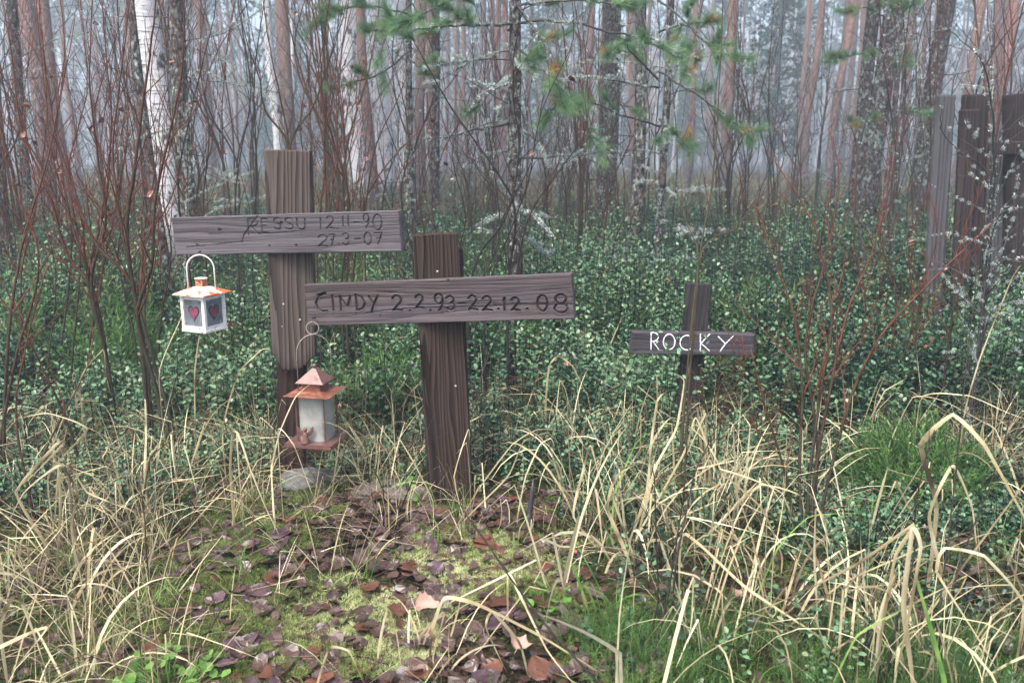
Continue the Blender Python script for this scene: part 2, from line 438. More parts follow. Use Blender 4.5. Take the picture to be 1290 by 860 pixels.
def ground_mat():
    m, nt, b, out = mat_new('forest_soil')
    tc = N(nt, 'ShaderNodeTexCoord').outputs['Object']
    n1 = noise(nt, tc, 14, 8, .65); n2 = noise(nt, tc, 1.3, 4); n3 = noise(nt, tc, 90, 4, .6)
    soil = ramp(nt, n1, [(.3, (.005, .0035, .003)), (.5, (.014, .009, .007)), (.7, (.04, .028, .020))])
    soil = mixc(nt, ramp(nt, n3, [(.55, (0, 0, 0)), (.62, (1, 1, 1))]), soil, (.11, .075, .048))
    moss = ramp(nt, n3, [(.3, (.012, .022, .006)), (.7, (.06, .085, .02))])
    col = mixc(nt, ramp(nt, n2, [(.45, (0, 0, 0)), (.58, (1, 1, 1))]), soil, moss)
    nt.links.new(col, b.inputs['Base Color']); b.inputs['Roughness'].default_value = .8; b.inputs['Specular IOR Level'].default_value = .1
    bump(nt, mathn(nt, 'ADD', n1, n3), .8, .02, b)
    return m
M['ground'] = ground_mat()

# ------------------------------------------------------------------ ground sheet
def make_ground():
    def axis(lo, hi, near_lo, near_hi, step, n_far):
        a = np.arange(near_lo, near_hi, step)
        up = near_hi + (hi - near_hi) * (np.linspace(0, 1, n_far) ** 2.4)
        dn = near_lo - (near_lo - lo) * (np.linspace(0, 1, n_far) ** 2.4)
        return np.concatenate([dn[::-1][:-1], a, up])
    xs = axis(-150, 150, -5, 5, .04, 70); ys = axis(-140, 150, 0, 9, .04, 80)
    X, Y = np.meshgrid(xs, ys, indexing='ij')
    Z = gh(X, Y)
    V = np.stack([X, Y, Z], -1).reshape(-1, 3); nx, ny = len(xs), len(ys)
    i = np.arange(nx - 1)[:, None] * ny; j = np.arange(ny - 1)[None]
    Q = np.stack([i + j, i + ny + j, i + ny + j + 1, i + j + 1], -1).reshape(-1, 4)
    o = MB().add(V, Q).build('ground', M['ground'], smooth=True)
    tag(o, 'brown forest floor of soil, needles and moss', None, None, 'structure')
make_ground()

# ------------------------------------------------------------------ glyph strokes (unit box, y up)
def arc(cx, cy, rx, ry, a0, a1, n=12):
    a = np.radians(np.linspace(a0, a1, n)); return [(cx + rx * math.cos(t), cy + ry * math.sin(t)) for t in a]
GL = {
 'R': [[(.1, 0), (.1, 1)], [(.1, 1)] + arc(.35, .75, .5, .25, 90, -90) + [(.1, .5)], [(.3, .5), (.95, 0)]],
 'E': [[(.9, 1), (.1, 1), (.1, 0), (.9, 0)], [(.1, .5), (.7, .5)]],
 'S': [arc(.5, .75, .42, .25, 30, 260) + arc(.5, .25, .42, .25, 80, -150)],
 'U': [[(.05, 1), (.05, .3)] + arc(.5, .3, .45, .3, 180, 360) + [(.95, 1)]],
 '1': [[(.45, .75), (.6, 1), (.55, 0)]],
 'l': [[(.5, 1), (.5, 0)]],
 '2': [arc(.48, .72, .42, .28, 165, -35) + [(.05, .02), (.4, .06), (.95, .02)]],
 '9': [arc(.5, .7, .38, .3, 0, 360, 18), [(.88, .7), (.85, .35), (.5, 0)]],
 '0': [arc(.5, .5, .42, .5, 0, 360, 22)],
 'O': [arc(.5, .5, .46, .5, 0, 360, 22)],
 '3': [arc(.4, .75, .42, .25, 150, -80) + arc(.42, .26, .45, .26, 80, -150)],
 '7': [[(.05, .95), (.9, .98), (.4, 0)], [(.3, .5), (.75, .52)]],
 '8': [arc(.5, .74, .36, .26, 270, -90, 18) + arc(.5, .24, .45, .24, 90, 450, 18)],
 '-': [[(.05, .5), (.95, .56)]],
 '.': [[(.45, .0), (.55, .03)]],
 'C': [[(.95, .95), (.75, 1.0), (.35, .8), (.08, .5), (.2, .15), (.55, 0), (.95, .03)]],
 'I': [[(.5, 1), (.5, 0)]],
 'N': [[(.05, 0), (.05, 1), (.55, .3), (.7, .35), (.97, 1)]],
 'D': [[(.2, 0), (.2, 1), (.7, .85), (.95, .5), (.75, .15), (.2, 0)]],
 'Y': [[(.02, .95), (.45, .5)], [(.98, 1), (.45, .45), (.15, 0)]],
 'K': [[(.15, 0), (.15, 1)], [(.9, 1), (.2, .45), (.9, 0)]],
 'c': [arc(.6, .5, .5, .5, 55, 305)],
}
def glyphs(spec, rect):
    """spec: (char, x0,x1,ytop,ybot) in photo pixels; rect maps pixel -> board (u,v in metres)"""
    out = []
    for ch, x0, x1, yt, yb in spec:
        for st in GL[ch]:
            pl = []
            for (gx, gy) in st:
                px = x0 + gx * (x1 - x0); py = yb + gy * (yt - yb)
                pl.append(rect(px, py))
            out.append(np.array(pl))
    return out
def seg_dist(U, W, pl):
    d = np.full(U.shape, 9.0)
    for a, b in zip(pl[:-1], pl[1:]):
        ab = b - a; L = max(ab @ ab, 1e-12)
        t = np.clip(((U - a[0]) * ab[0] + (W - a[1]) * ab[1]) / L, 0, 1)
        d = np.minimum(d, np.hypot(U - a[0] - t * ab[0], W - a[1] - t * ab[1]))
    return d

def plank(mb, w, h, t, step, along='x', grooves=(), gdepth=.004, gw=.0045, seed=0, ragged=None, cracks=(), pits=(), rough=.0008, chip=.0015):
    """plank in local coords: x across width, z up, front face y=-t/2. grooves: list of (polyline, halfwidth, depth)"""
    nx = max(8, int(w / step)); nz = max(8, int(h / step))
    x = np.linspace(-w / 2, w / 2, nx + 1); z = np.linspace(-h / 2, h / 2, nz + 1)
    X, Z = np.meshgrid(x, z, indexing='ij')
    o = seed * 13.7
    if along == 'x': gr = fbm(X * 4 + o, Z * 190 + o, 3); big = fbm(X * 3 + o, Z * 22 + o, 3)
    else: gr = fbm(Z * 4 + o, X * 190 + o, 3); big = fbm(Z * 3 + o, X * 22 + o, 3)
    D = (gr - .5) * rough * 2 + (big - .5) * rough * 3
    tint = np.zeros_like(X)
    for pl, hw, dep in list(grooves) + list(cracks):
        wob = 1 + .35 * (fbm(X * 90 + o, Z * 90, 2) - .5)
        d = seg_dist(X, Z, pl) / (hw * wob)
        g = np.clip(1 - d * d, 0, 1)
        D = D + dep * 1.35 * g - dep * .28 * np.clip(1 - (d - 1.35) ** 2 / .12, 0, 1)
        tint = np.maximum(tint, np.clip(1.15 - d, 0, 1) ** .7 * min(1, dep / .004))
    for (cx, cz, r) in pits:
        d = np.hypot(X - cx, Z - cz) / r
        D = D + .006 * np.clip(1 - d * d, 0, 1); tint = np.maximum(tint, np.clip(1.6 - d, 0, 1))
    e = np.minimum(np.minimum(X + w / 2, w / 2 - X), np.minimum(Z + h / 2, h / 2 - Z))
    D = D + .0025 * np.clip(1 - e / .004, 0, 1) ** 2
    # outline wear
    XX = X.copy(); ZZ = Z.copy()
    ZZ += np.where(np.abs(X) < 9, (fbm(X * 25 + o, np.zeros_like(X) + o, 3) - .5) * chip * 2 * np.sign(Z) * (np.abs(Z) / (h / 2)) ** 6, 0)
    XX += (fbm(Z * 40 + o, np.zeros_like(X) + 3 + o, 3) - .5) * chip * 2 * np.sign(X) * (np.abs(X) / (w / 2)) ** 6
    if ragged is not None:   # bottom edge torn: fraction profile
        lift = ragged(x)[:, None]
        f = np.clip(1 - (Z + h / 2) / (h * .35), 0, 1)
        ZZ = ZZ + lift * f
        tint = np.maximum(tint, np.clip(1 - (ZZ - (-h / 2 + lift)) / .05, 0, 1) * .8)
    F = np.stack([XX, -t / 2 + D, ZZ], -1); Bk = np.stack([XX, np.full_like(X, t / 2), ZZ], -1)
    V = F.reshape(-1, 3); n1 = nz + 1
    i = np.arange(nx)[:, None] * n1; j = np.arange(nz)[None]
    Q = np.stack([i + j, i + n1 + j, i + n1 + j + 1, i + j + 1], -1).reshape(-1, 4)
    # boundary loop
    idx = [k * n1 for k in range(nx + 1)] + [nx * n1 + k for k in range(1, nz + 1)] + [k * n1 + nz for k in range(nx - 1, -1, -1)] + [k for k in range(nz - 1, 0, -1)]
    base = len(V); BV = Bk.reshape(-1, 3)[idx]; m = len(idx)
    V = np.vstack([V, BV]); tt = np.append(tint.ravel(), tint.ravel()[idx] * .5)
    SQ = [(idx[k], base + k, base + (k + 1) % m, idx[(k + 1) % m]) for k in range(m)]
    # back face: strips between top and bottom boundary
    bot = [base + k for k in range(nx + 1)]; top = [base + nx + nz + k for k in range(nx + 1)][::-1]
    BQ = [(bot[k], top[k], top[k + 1], bot[k + 1]) for k in range(nx)]
    mb.add(V, np.vstack([Q, SQ, BQ]), None, tt)

def place(o, loc, yaw=0, roll=0, lean=0):
    """roll: turn about the viewing axis (y), lean about x, yaw about z"""
    R = Matrix.Rotation(yaw, 4, 'Z') @ Matrix.Rotation(lean, 4, 'X') @ Matrix.Rotation(roll, 4, 'Y')
    o.matrix_local = Matrix.Translation(Vector([float(c) for c in loc])) @ R

def board_from_corners(tl, tr, bl, br, H, th):
    """photo corners of the front face + real height -> centre, width, yaw, roll"""
    hl = math.hypot(tl[0] - bl[0], tl[1] - bl[1]); hr = math.hypot(tr[0] - br[0], tr[1] - br[1])
    c = .985
    Yl = FPX * H / hl * c; Yr = FPX * H / hr * c
    L = P((tl[0] + bl[0]) / 2, (tl[1] + bl[1]) / 2, Yl); R = P((tr[0] + br[0]) / 2, (tr[1] + br[1]) / 2, Yr)
    d = R - L; w = np.linalg.norm(d)
    yaw = math.atan2(d[1], d[0]); roll = -math.asin(d[2] / w)
    return (L + R) / 2, w, yaw, roll

def cross(name_label, beam, post, cat='grave marker'):
    pass

# ---- cross one (tall, grey beam)
def nails(parent, pts, mat, r=.004, stick=.0015):
    for (x, y, z) in pts:
        mb = MB(); lathe(mb, [(0.0001, -stick), (r * .8, -stick), (r, 0), (r * .6, .004)], (0, 0, 0), 10)
        o = mb.build('nail', mat, parent, smooth=True)
        o.rotation_euler = (-PI / 2, 0, 0); o.location = (x, y, z)

BT = .032   # beam thickness
def build_cross(root_label, corners, H, postspec, spec, gw, gd, mats, painted=False, cracks_px=(), pits_px=(), seed=1, nail_px=(), beamstep=.0016, backt=BT):
    tl, tr, bl, br = corners
    c, w, yaw, roll = board_from_corners(tl, tr, bl, br, H, BT)
    # pixel -> board coords (bilinear inverse, near-affine)
    def rect(px, py):
        u = .5; v = .5
        A = np.array(bl, float); B_ = np.array(br, float); C_ = np.array(tl, float); D_ = np.array(tr, float)
        for _ in range(6):
            p = A * (1 - u) * (1 - v) + B_ * u * (1 - v) + C_ * (1 - u) * v + D_ * u * v
            du = (B_ - A) * (1 - v) + (D_ - C_) * v; dv = (C_ - A) * (1 - u) + (D_ - B_) * u
            J = np.array([du, dv]).T; s = np.linalg.solve(J, np.array([px, py]) - p); u += s[0]; v += s[1]
        return ((u - .5) * w, (v - .5) * H)
    fwd = np.array([-math.sin(yaw), math.cos(yaw), 0])
    # post: (top px centre, top py, bottom px centre, bottom py, width m, thickness, extra distance)
    tx, ty, bx, by, pw, pt, = postspec[:6]
    sx = (tx + bx) / 2
    # distance of beam plane at the post
    fr = (sx - tl[0]) / (tr[0] - tl[0]) - .5
    xdir = np.array([math.cos(yaw), math.sin(yaw), 0])
    Yp = (c + xdir * fr * w)[1] + backt + pt / 2 + .003
    top = P(tx, ty, Yp); bot = P(bx, by, Yp - .01)
    gz = float(gh(bot[0], bot[1]))
    root = thing('wooden_cross', root_label, 'cross', (bot[0], bot[1], gz))
    loc = np.array([bot[0], bot[1], gz])
    yawp = postspec[6] if len(postspec) > 6 else yaw
    d = top - bot; L0 = np.linalg.norm(d)
    rollp = math.atan2(d[0], d[2]); leanp = 0
    return dict(root=root, loc=loc, c=c, w=w, yaw=yaw, roll=roll, rect=rect, top=top, bot=bot, d=d / L0, L=L0, rollp=rollp, yawp=yawp, pw=pw, pt=pt, H=H, Yp=Yp)

def finish_beam(K, spec, gw, gd, mat, cracks, pits, seed, step=.0016, carve=True, backt=BT):
    gro = [(pl, gw, gd) for pl in glyphs(spec, K['rect'])] if carve else []
    mb = MB()
    plank(mb, K['w'], K['H'], backt, step, 'x', gro, seed=seed, cracks=[(np.array([K['rect'](*p) for p in pl]), hw, dp) for pl, hw, dp in cracks], pits=[(*K['rect'](px, py), r) for px, py, r in pits])
    o = mb.build('crossbeam', mat, K['root'], smooth=True)
    fwd = np.array([-math.sin(K['yaw']), math.cos(K['yaw']), 0])
    place(o, K['c'] + fwd * backt / 2 - K['loc'], K['yaw'], K['roll'])
    return o

# Cross 1
K1 = build_cross('tall cross with grey beam and rotted post foot, white lantern on its left arm',
    ((218, 275), (503, 266), (219, 321), (505, 316.5)), .13, (363, 189, 368, 463, .150, .045, .05), None, None, None, None)
spec1 = [('R', 318, 334, 276, 295), ('E', 336, 345, 276, 293), ('S', 352, 362, 275, 289), ('S', 366, 377, 275, 289), ('U', 381, 392, 276, 289),
         ('l', 409, 412, 275, 289), ('2', 417, 427, 273, 288), ('.', 429, 432, 288, 288), ('l', 436, 439, 273, 286), ('l', 442, 446, 272, 286),
         ('-', 451, 457, 278, 283), ('9', 461, 469, 270, 287), ('0', 472, 484, 271, 290),
         ('2', 406, 418, 296, 310), ('7', 420, 427, 295, 309), ('.', 430, 433, 307, 307), ('3', 436, 445, 294, 308), ('-', 450, 458, 299, 303), ('0', 461, 471, 293, 308), ('7', 474, 484, 293, 307)]
finish_beam(K1, spec1, .0028, .0030, M['beam_grey'],
    [([(334, 271), (326, 280), (313, 296), (310, 305)], .0022, .0032),
     ([(310, 304), (280, 307), (255, 309), (235, 311)], .0012, .003), ([(322, 293), (345, 294), (370, 292), (392, 290)], .0016, .003),
     ([(386, 290), (389, 318)], .0006, .0015), ([(225, 300), (262, 303)], .0008, .002)],
    [(345, 309, .004), (379, 308.5, .004), (362, 281, .006), (250, 308, .004), (282, 290, .007), (462, 305, .0025)], 1)
def post_part(K, name, top, bot, w, t, mat, seed, ragged=None, step=.0022, yaw=None, pits=()):
    d = top - bot; L = np.linalg.norm(d)
    mb = MB(); plank(mb, w, L, t, step, 'z', (), seed=seed, ragged=ragged, rough=.001, pits=pits)
    o = mb.build(name, mat, K['root'], smooth=True)
    z = Vector(d / L); yw = K['yawp'] if yaw is None else yaw
    x = Vector((math.cos(yw), math.sin(yw), 0)); x = (x - z * x.dot(z)).normalized(); y = z.cross(x)
    Mx = Matrix((x, y, z)).transposed().to_4x4()
    o.matrix_local = Matrix.Translation(Vector(((top + bot) / 2 - K['loc']).tolist())) @ Mx
    return o
def rag1(x):
    return .008 + .042 * vnoise(x * 32 + 2.3, x * 0 + 1.5) + .010 * vnoise(x * 260, x * 0 + 4) + .045 * sstep(-.035, -.075, x) + .03 * sstep(.045, .075, x)
t1 = K1['top']; b1 = P(372, 474, K1['Yp'])
post_part(K1, 'post', t1, b1, .150, .045, M['post_brown'], 3, rag1)
st_top = P(368, 395, K1['Yp'] + .045); st_bot = P(369, 640, K1['Yp'] + .045); st_bot[2] = float(gh(st_bot[0], st_bot[1])) - .1
post_part(K1, 'stake', st_top, st_bot, .098, .04, M['stake_red'], 5)
K1['root'].location = (float(st_bot[0]), float(st_bot[1]), float(gh(st_bot[0], st_bot[1])))
shift = K1['loc'] - np.array(K1['root'].location)
for ch in K1['root'].children: ch.location = ch.location + Vector(shift.tolist())
K1['loc'] = np.array(K1['root'].location)

# Cross 2
K2 = build_cross('wide brown cross carved CINDY, copper lantern hanging from its left arm end',
    ((385, 358.5), (721, 344.5), (386, 411), (722.5, 402)), .140, (548, 294, 569, 640, .148, .045, .10), None, None, None, None)
spec2 = [('C', 398, 414, 370, 392), ('I', 419, 426, 372, 391), ('N', 432, 447, 373, 391), ('D', 451, 466, 371, 391), ('Y', 471, 483, 372, 394),
         ('2', 501, 514, 372, 391), ('.', 522, 525, 391, 391), ('2', 531, 541, 371, 388), ('.', 548, 551, 391, 391), ('9', 554, 567, 370, 391), ('3', 570, 581, 373, 390),
         ('-', 585, 594, 380, 384), ('2', 597, 608, 372, 390), ('2', 614, 626, 373, 391), ('.', 632, 635, 389, 389), ('1', 637, 644, 375, 391), ('2', 649, 659, 375, 391),
         ('.', 666, 670, 389, 389), ('0', 679, 693, 372, 392), ('8', 699, 716, 371, 394)]
finish_beam(K2, spec2, .0042, .0055, M['beam_brown'],
    [([(386, 397), (430, 396), (470, 393), (520, 388), (590, 386), (660, 383), (722, 383)], .0013, .0035),
     ([(388, 400), (440, 398), (480, 393)], .0009, .003), ([(470, 368), (560, 368), (640, 366), (721, 364)], .0009, .0022),
     ([(520, 384), (600, 382), (720, 381)], .0014, .003), ([(403, 372), (413, 369)], .0055, .005)],
    [(484, 397.5, .003), (565, 394, .002), (574, 353, .004), (655, 392, .003)], 2)
t2 = K2['top']; b2 = P(572, 640, K2['Yp']); b2[2] = float(gh(b2[0], b2[1])) - .12
b2 = b2 + (b2 - t2) / np.linalg.norm(b2 - t2) * 0
post_part(K2, 'post', t2, b2, .146, .045, M['post_dark'], 7)
# grey backing slat visible along the edges
t2b = P(553, 314, K2['Yp'] + .035); b2b = P(569, 640, K2['Yp'] + .035); b2b[2] = b2[2]
post_part(K2, 'backing_slat', t2b, b2b, .156, .02, M['post_black'], 9, step=.004)

# Cross 3 (small)
K3 = build_cross('small dark cross with ROCKY painted in white, standing before the green shrubs',
    ((796, 418), (951, 421), (795, 446), (949, 449)), .094, (878, 357, 868, 500, .110, .03, .0), None, None, None, None, backt=.06)
finish_beam(K3, [], .002, .001, M['beam_dark'], [([(800, 430), (945, 433)], .0007, .001), ([(800, 440), (900, 441)], .0006, .001)], [], 4, .0025, False, .06)
t3 = P(880, 357, K3['Yp']); b3 = P(866, 520, K3['Yp']); 
dd = (b3 - t3) / np.linalg.norm(b3 - t3); b3 = t3 + dd * ((t3[2] - float(gh(b3[0], b3[1])) + .1) / -dd[2])
post_part(K3, 'post', t3, b3, .108, .03, M['post_black'], 11, yaw=-.12)
K3['root'].location = (float(b3[0]), float(b3[1]), float(gh(b3[0], b3[1])))
shift = K3['loc'] - np.array(K3['root'].location)
for ch in K3['root'].children: ch.location = ch.location + Vector(shift.tolist())
K3['loc'] = np.array(K3['root'].location)
# white painted letters: one mesh per letter, thin crust on the beam's front
beam3 = [c for c in K3['root'].children if c.name.startswith('crossbeam')][0]
for ch, x0, x1, yt, yb in [('R', 819, 831, 418.5, 441), ('O', 835, 851, 420.5, 440.5), ('c', 855, 872, 422, 441), ('K', 880, 896, 420, 442.5), ('Y', 904, 925, 422, 443)]:
    mb = MB()
    for st in glyphs([(ch, x0, x1, yt, yb)], K3['rect']):
        n = max(8, int(np.sum(np.linalg.norm(np.diff(st, axis=0), axis=1)) / .004))
        L = np.concatenate([[0], np.cumsum(np.linalg.norm(np.diff(st, axis=0), axis=1))])
        s = np.linspace(0, L[-1], n); xs = np.interp(s, L, st[:, 0]); zs = np.interp(s, L, st[:, 1])
        xs += rs.normal(0, .0003, n); zs += rs.normal(0, .0003, n)
        r = .0027 * (.6 + .7 * rs.rand(n))
        pts = np.stack([xs, np.full(n, -.0302), zs], -1)
        m0 = MB(); tube(m0, pts, r, 6)
        v = m0.v[0]; v[:, 1] = -.0302 + (v[:, 1] + .0302) * .45
        mb.add(v, m0.q[0], m0.t[0] if m0.t else None, .5)
    mb.build('letter', M['white_paint'], beam3, smooth=True)
# nails on crosses 1 and 2
def px_nails(K, lst, Yoff, mat):
    for px, py in lst:
        p = P(px, py, K['Yp'] + Yoff)
        nails(K['root'], [tuple(p - K['loc'])], mat)
def post_front_Y(K): return -K['pt'] / 2 - .0005
for px, py in [(357, 383), (355, 411), (378, 403)]: px_nails(K1, [(px, py)], post_front_Y(K1), M['nailhead'])
for px, py in [(551, 342), (574, 486), (550, 526)]: px_nails(K2, [(px, py)], post_front_Y(K2), M['nailhead'])

# ------------------------------------------------------------------ lanterns
def rotz(a): return np.array([[math.cos(a), -math.sin(a), 0], [math.sin(a), math.cos(a), 0], [0, 0, 1]])
def frustum(mb, c, a0, a1, z0, z1, R, tint=.5):
    V = []
    for a, z in ((a0, z0), (a1, z1)):
        V += [(-a, -a, z), (a, -a, z), (a, a, z), (-a, a, z)]
    V = np.array(V) @ R.T + np.array(c)
    mb.add(V, [(0, 3, 2, 1), (4, 5, 6, 7), (0, 1, 5, 4), (1, 2, 6, 5), (2, 3, 7, 6), (3, 0, 4, 7)], None, tint)

def heart_outline(s, n=40):
    t = np.linspace(0, 2 * PI, n, endpoint=False)
    x = 16 * np.sin(t) ** 3; y = 13 * np.cos(t) - 5 * np.cos(2 * t) - 2 * np.cos(3 * t) - np.cos(4 * t)
    return np.stack([x / 17 * s, (y + 2.5) / 17 * s * 1.22], -1)

# white lantern
hook1 = P(251, 319, float(K1['c'][1]) + .0)
yb1 = K1['yaw']
fr = (251 - 361) / 287.0
bc = K1['c'] + np.array([math.cos(yb1), math.sin(yb1), 0]) * fr * K1['w']
YL = bc[1] - .012
ctop = P(251, 320, YL)
def PZ(py): return P(251, py, YL)[2]
Lz = {k: PZ(v) for k, v in dict(bot=415, top=370, roof=369, ridge=357, chim=347, cap=349, hand=321).items()}
lx, ly = ctop[0], YL
lan = thing('hanging_lantern', 'white square lantern with purple hearts on its glass and rust on its roof', 'lantern', (lx, ly, Lz['bot']))
A1 = math.radians(66)
R1 = rotz(A1); hs = .053; hb = Lz['top'] - Lz['bot']
for sx in (-1, 1):
    for sy in (-1, 1):
        fr_ = MB(); fr_.box(R1 @ np.array([sx * (hs - .006), sy * (hs - .006), hb / 2]), (.012, .012, hb - .004), R1, bevel=.001)
        fr_.build('corner_post', M['white_metal'], lan)
mb = MB(); mb.box((0, 0, .004), (hs * 2.06, hs * 2.06, .010), R1, bevel=.0015)
for k in range(4):
    R = rotz(A1 + k * PI / 2)
    mb.box(R @ np.array([0, -hs + .004, .014]), (hs * 1.6, .006, .012), R)
mb.build('base', M['white_metal'], lan)
mb = MB()
for k in range(4):
    R = rotz(A1 + k * PI / 2)
    mb.box(R @ np.array([0, -hs + .004, hb - .008]), (hs * 1.6, .006, .012), R)
mb.build('top_rail', M['white_metal'], lan)
for k in range(4):
    R = rotz(A1 + k * PI / 2)
    mb = MB(); mb.box(R @ np.array([0, -hs + .008, hb / 2]), (hs * 1.62, .002, hb - .022), R)
    pane = mb.build('glass_pane', M['greyglass'], lan)
    ho = heart_outline(.0235); n = len(ho)
    cz = hb * .50
    for nm, sc_, yy, mt in (('heart_outline', 1.13, -hs + .0062, M['heartline']), ('heart', .93, -hs + .0052, M['heart'])):
        o2 = ho * sc_
        V = [(0, yy, cz)] + [(x, yy, cz + z) for x, z in o2] + [(x, yy + .0009, cz + z) for x, z in o2]
        V = np.array(V) @ R.T
        T = [(0, 1 + i, 1 + (i + 1) % n) for i in range(n)]
        Q = [(1 + i, 1 + n + i, 1 + n + (i + 1) % n, 1 + (i + 1) % n) for i in range(n)]
        MB().add(V, Q, T).build(nm, mt, pane)
mb = MB(); zr = Lz['roof'] - Lz['bot']
frustum(mb, (0, 0, 0), .070, .070, zr - .002, zr + .002, R1)
frustum(mb, (0, 0, 0), .0695, .020, zr + .002, zr + .024, R1)
mb.build('roof', M['rust_roof'], lan)
mb = MB(); frustum(mb, (0, 0, 0), .014, .0135, zr + .024, zr + .05, R1)
ch = mb.build('chimney', M['rust'], lan)
mb = MB()
for k in range(4):
    R = rotz(A1 + k * PI / 2)
    for dx, dz in ((-.006, .033), (.006, .041)):
        m0 = MB(); lathe(m0, [(.0001, .0005), (.0028, .0005), (.0028, 0)], (0, 0, 0), 10)
        v = m0.v[0]; v = np.stack([v[:, 0] + dx, -.0142 - v[:, 2], v[:, 1] + zr + dz], -1) @ R.T
        mb.add(v, m0.q[0])
mb.build('vent_hole', M['nail'], ch)
mb = MB(); lathe(mb, [(.0001, zr + .056), (.022, zr + .053), (.0225, zr + .051), (.014, zr + .050), (.0001, zr + .050)], (0, 0, 0), 18)
mb.build('chimney_cap', M['white_metal'], lan, smooth=True)
zh = Lz['hand'] - Lz['bot']
hd = np.array([1, .12, 0]); hd = hd / np.linalg.norm(hd)
hw_ = .046; za = zr + .006
pts = [hd * -hw_ + np.array([0, 0, za])] + [hd * (-hw_ * math.cos(a)) + np.array([0, 0, zh - hw_ * 1.05 + hw_ * 1.05 * math.sin(a)]) for a in np.linspace(0, PI, 15)] + [hd * hw_ + np.array([0, 0, za])]
mb = MB(); tube(mb, pts, .0026, 8); mb.build('handle', M['whitewire'], lan, smooth=True)
# nail that carries it, part of cross 1
mb = MB(); tube(mb, [np.array([lx, YL - .012, PZ(318)]), np.array([lx, YL + .004, PZ(317)]), np.array([lx, YL + .03, PZ(316)])], .0028, 8)
mb.build('hook_nail', M['nail'], K1['root'], loc=K1['loc'], smooth=True)

# copper lantern
YC = K2['c'][1] + math.sin(K2['yaw']) * (-.48) * K2['w'] - .035
cz_ = lambda py: P(397, py, YC)[2]
cx = P(398, 500, YC)[0]
lan2 = thing('copper_lantern', 'copper coloured lantern with frosted glass, pagoda roof and small angel on its base', 'lantern', (cx, YC, cz_(556)))
z0 = cz_(556); A2 = math.radians(-12); R2 = rotz(A2)
mb = MB(); frustum(mb, (0, 0, 0), .082, .084, .0, .004, R2); frustum(mb, (0, 0, 0), .084, .083, .004, .016, R2)
frustum(mb, (0, 0, 0), .03, .03, -.03, 0, R2)
mb.build('base', M['copper'], lan2)
gb = .0165; gt = cz_(494) - z0
mb = MB(); V = []
# rounded-square glass body
a = np.linspace(0, 2 * PI, 33)[:-1]
rr = .048
sq = np.stack([np.sign(np.cos(a)) * np.abs(np.cos(a)) ** .35 * rr, np.sign(np.sin(a)) * np.abs(np.sin(a)) ** .35 * rr, 0 * a], -1) @ R2.T
V = np.vstack([sq + np.array([0, 0, z]) for z in (gb, gt)]); n = len(a)
mb.add(V, [(i, (i + 1) % n, n + (i + 1) % n, n + i) for i in range(n)])
mb.build('glass_body', M['glass'], lan2, smooth=True)
for sx in (-1, 1):
    for sy in (-1, 1): MB().box(R2 @ np.array([sx * .050, sy * .050, (gb + gt) / 2]), (.004, .004, gt - gb - .002), R2).build('corner_post', M['copper'], lan2)
mb = MB(); frustum(mb, (0, 0, 0), .066, .080, gt, gt + .003, R2); frustum(mb, (0, 0, 0), .080, .050, gt + .003, gt + .012, R2)
mb.build('roof', M['copper_rust'], lan2)
mb = MB(); frustum(mb, (0, 0, 0), .033, .031, gt + .012, gt + .040, R2); ch = mb.build('chimney', M['copper_rust'], lan2)
mb = MB(); frustum(mb, (0, 0, 0), .050, .050, gt + .040, gt + .042, R2); frustum(mb, (0, 0, 0), .0495, .003, gt + .042, gt + .088, R2)
cap = mb.build('cap', M['copper'], lan2)
mb = MB(); zb = gt + .092; lathe(mb, [(.0001, zb - .009)] + [(.0085 * math.sin(t), zb - .0085 * math.cos(t)) for t in np.linspace(.3, PI - .02, 10)], (0, 0, 0), 14)
mb.build('ball', M['copper'], cap, smooth=True)
ringz = cz_(410) - z0; hz = cz_(421) - z0
pts = [np.array([-.056, 0, gt + .006])] + [np.array([-.056 * math.cos(t), 0, hz - .062 + .062 * math.sin(t)]) for t in np.linspace(0, PI, 17)] + [np.array([.056, 0, gt + .006])]
pts = [rotz(.3) @ p for p in pts]
mb = MB(); tube(mb, pts, .0016, 6); hdl = mb.build('handle', M['wire'], lan2, smooth=True)
mb = MB(); tube(mb, [np.array([.021 * math.cos(t) + .0, 0, hz + .0215 + .021 * math.sin(t)]) for t in np.linspace(0, 2 * PI, 25)], .0016, 6, cap=False)
mb.build('ring', M['wire'], hdl, smooth=True)
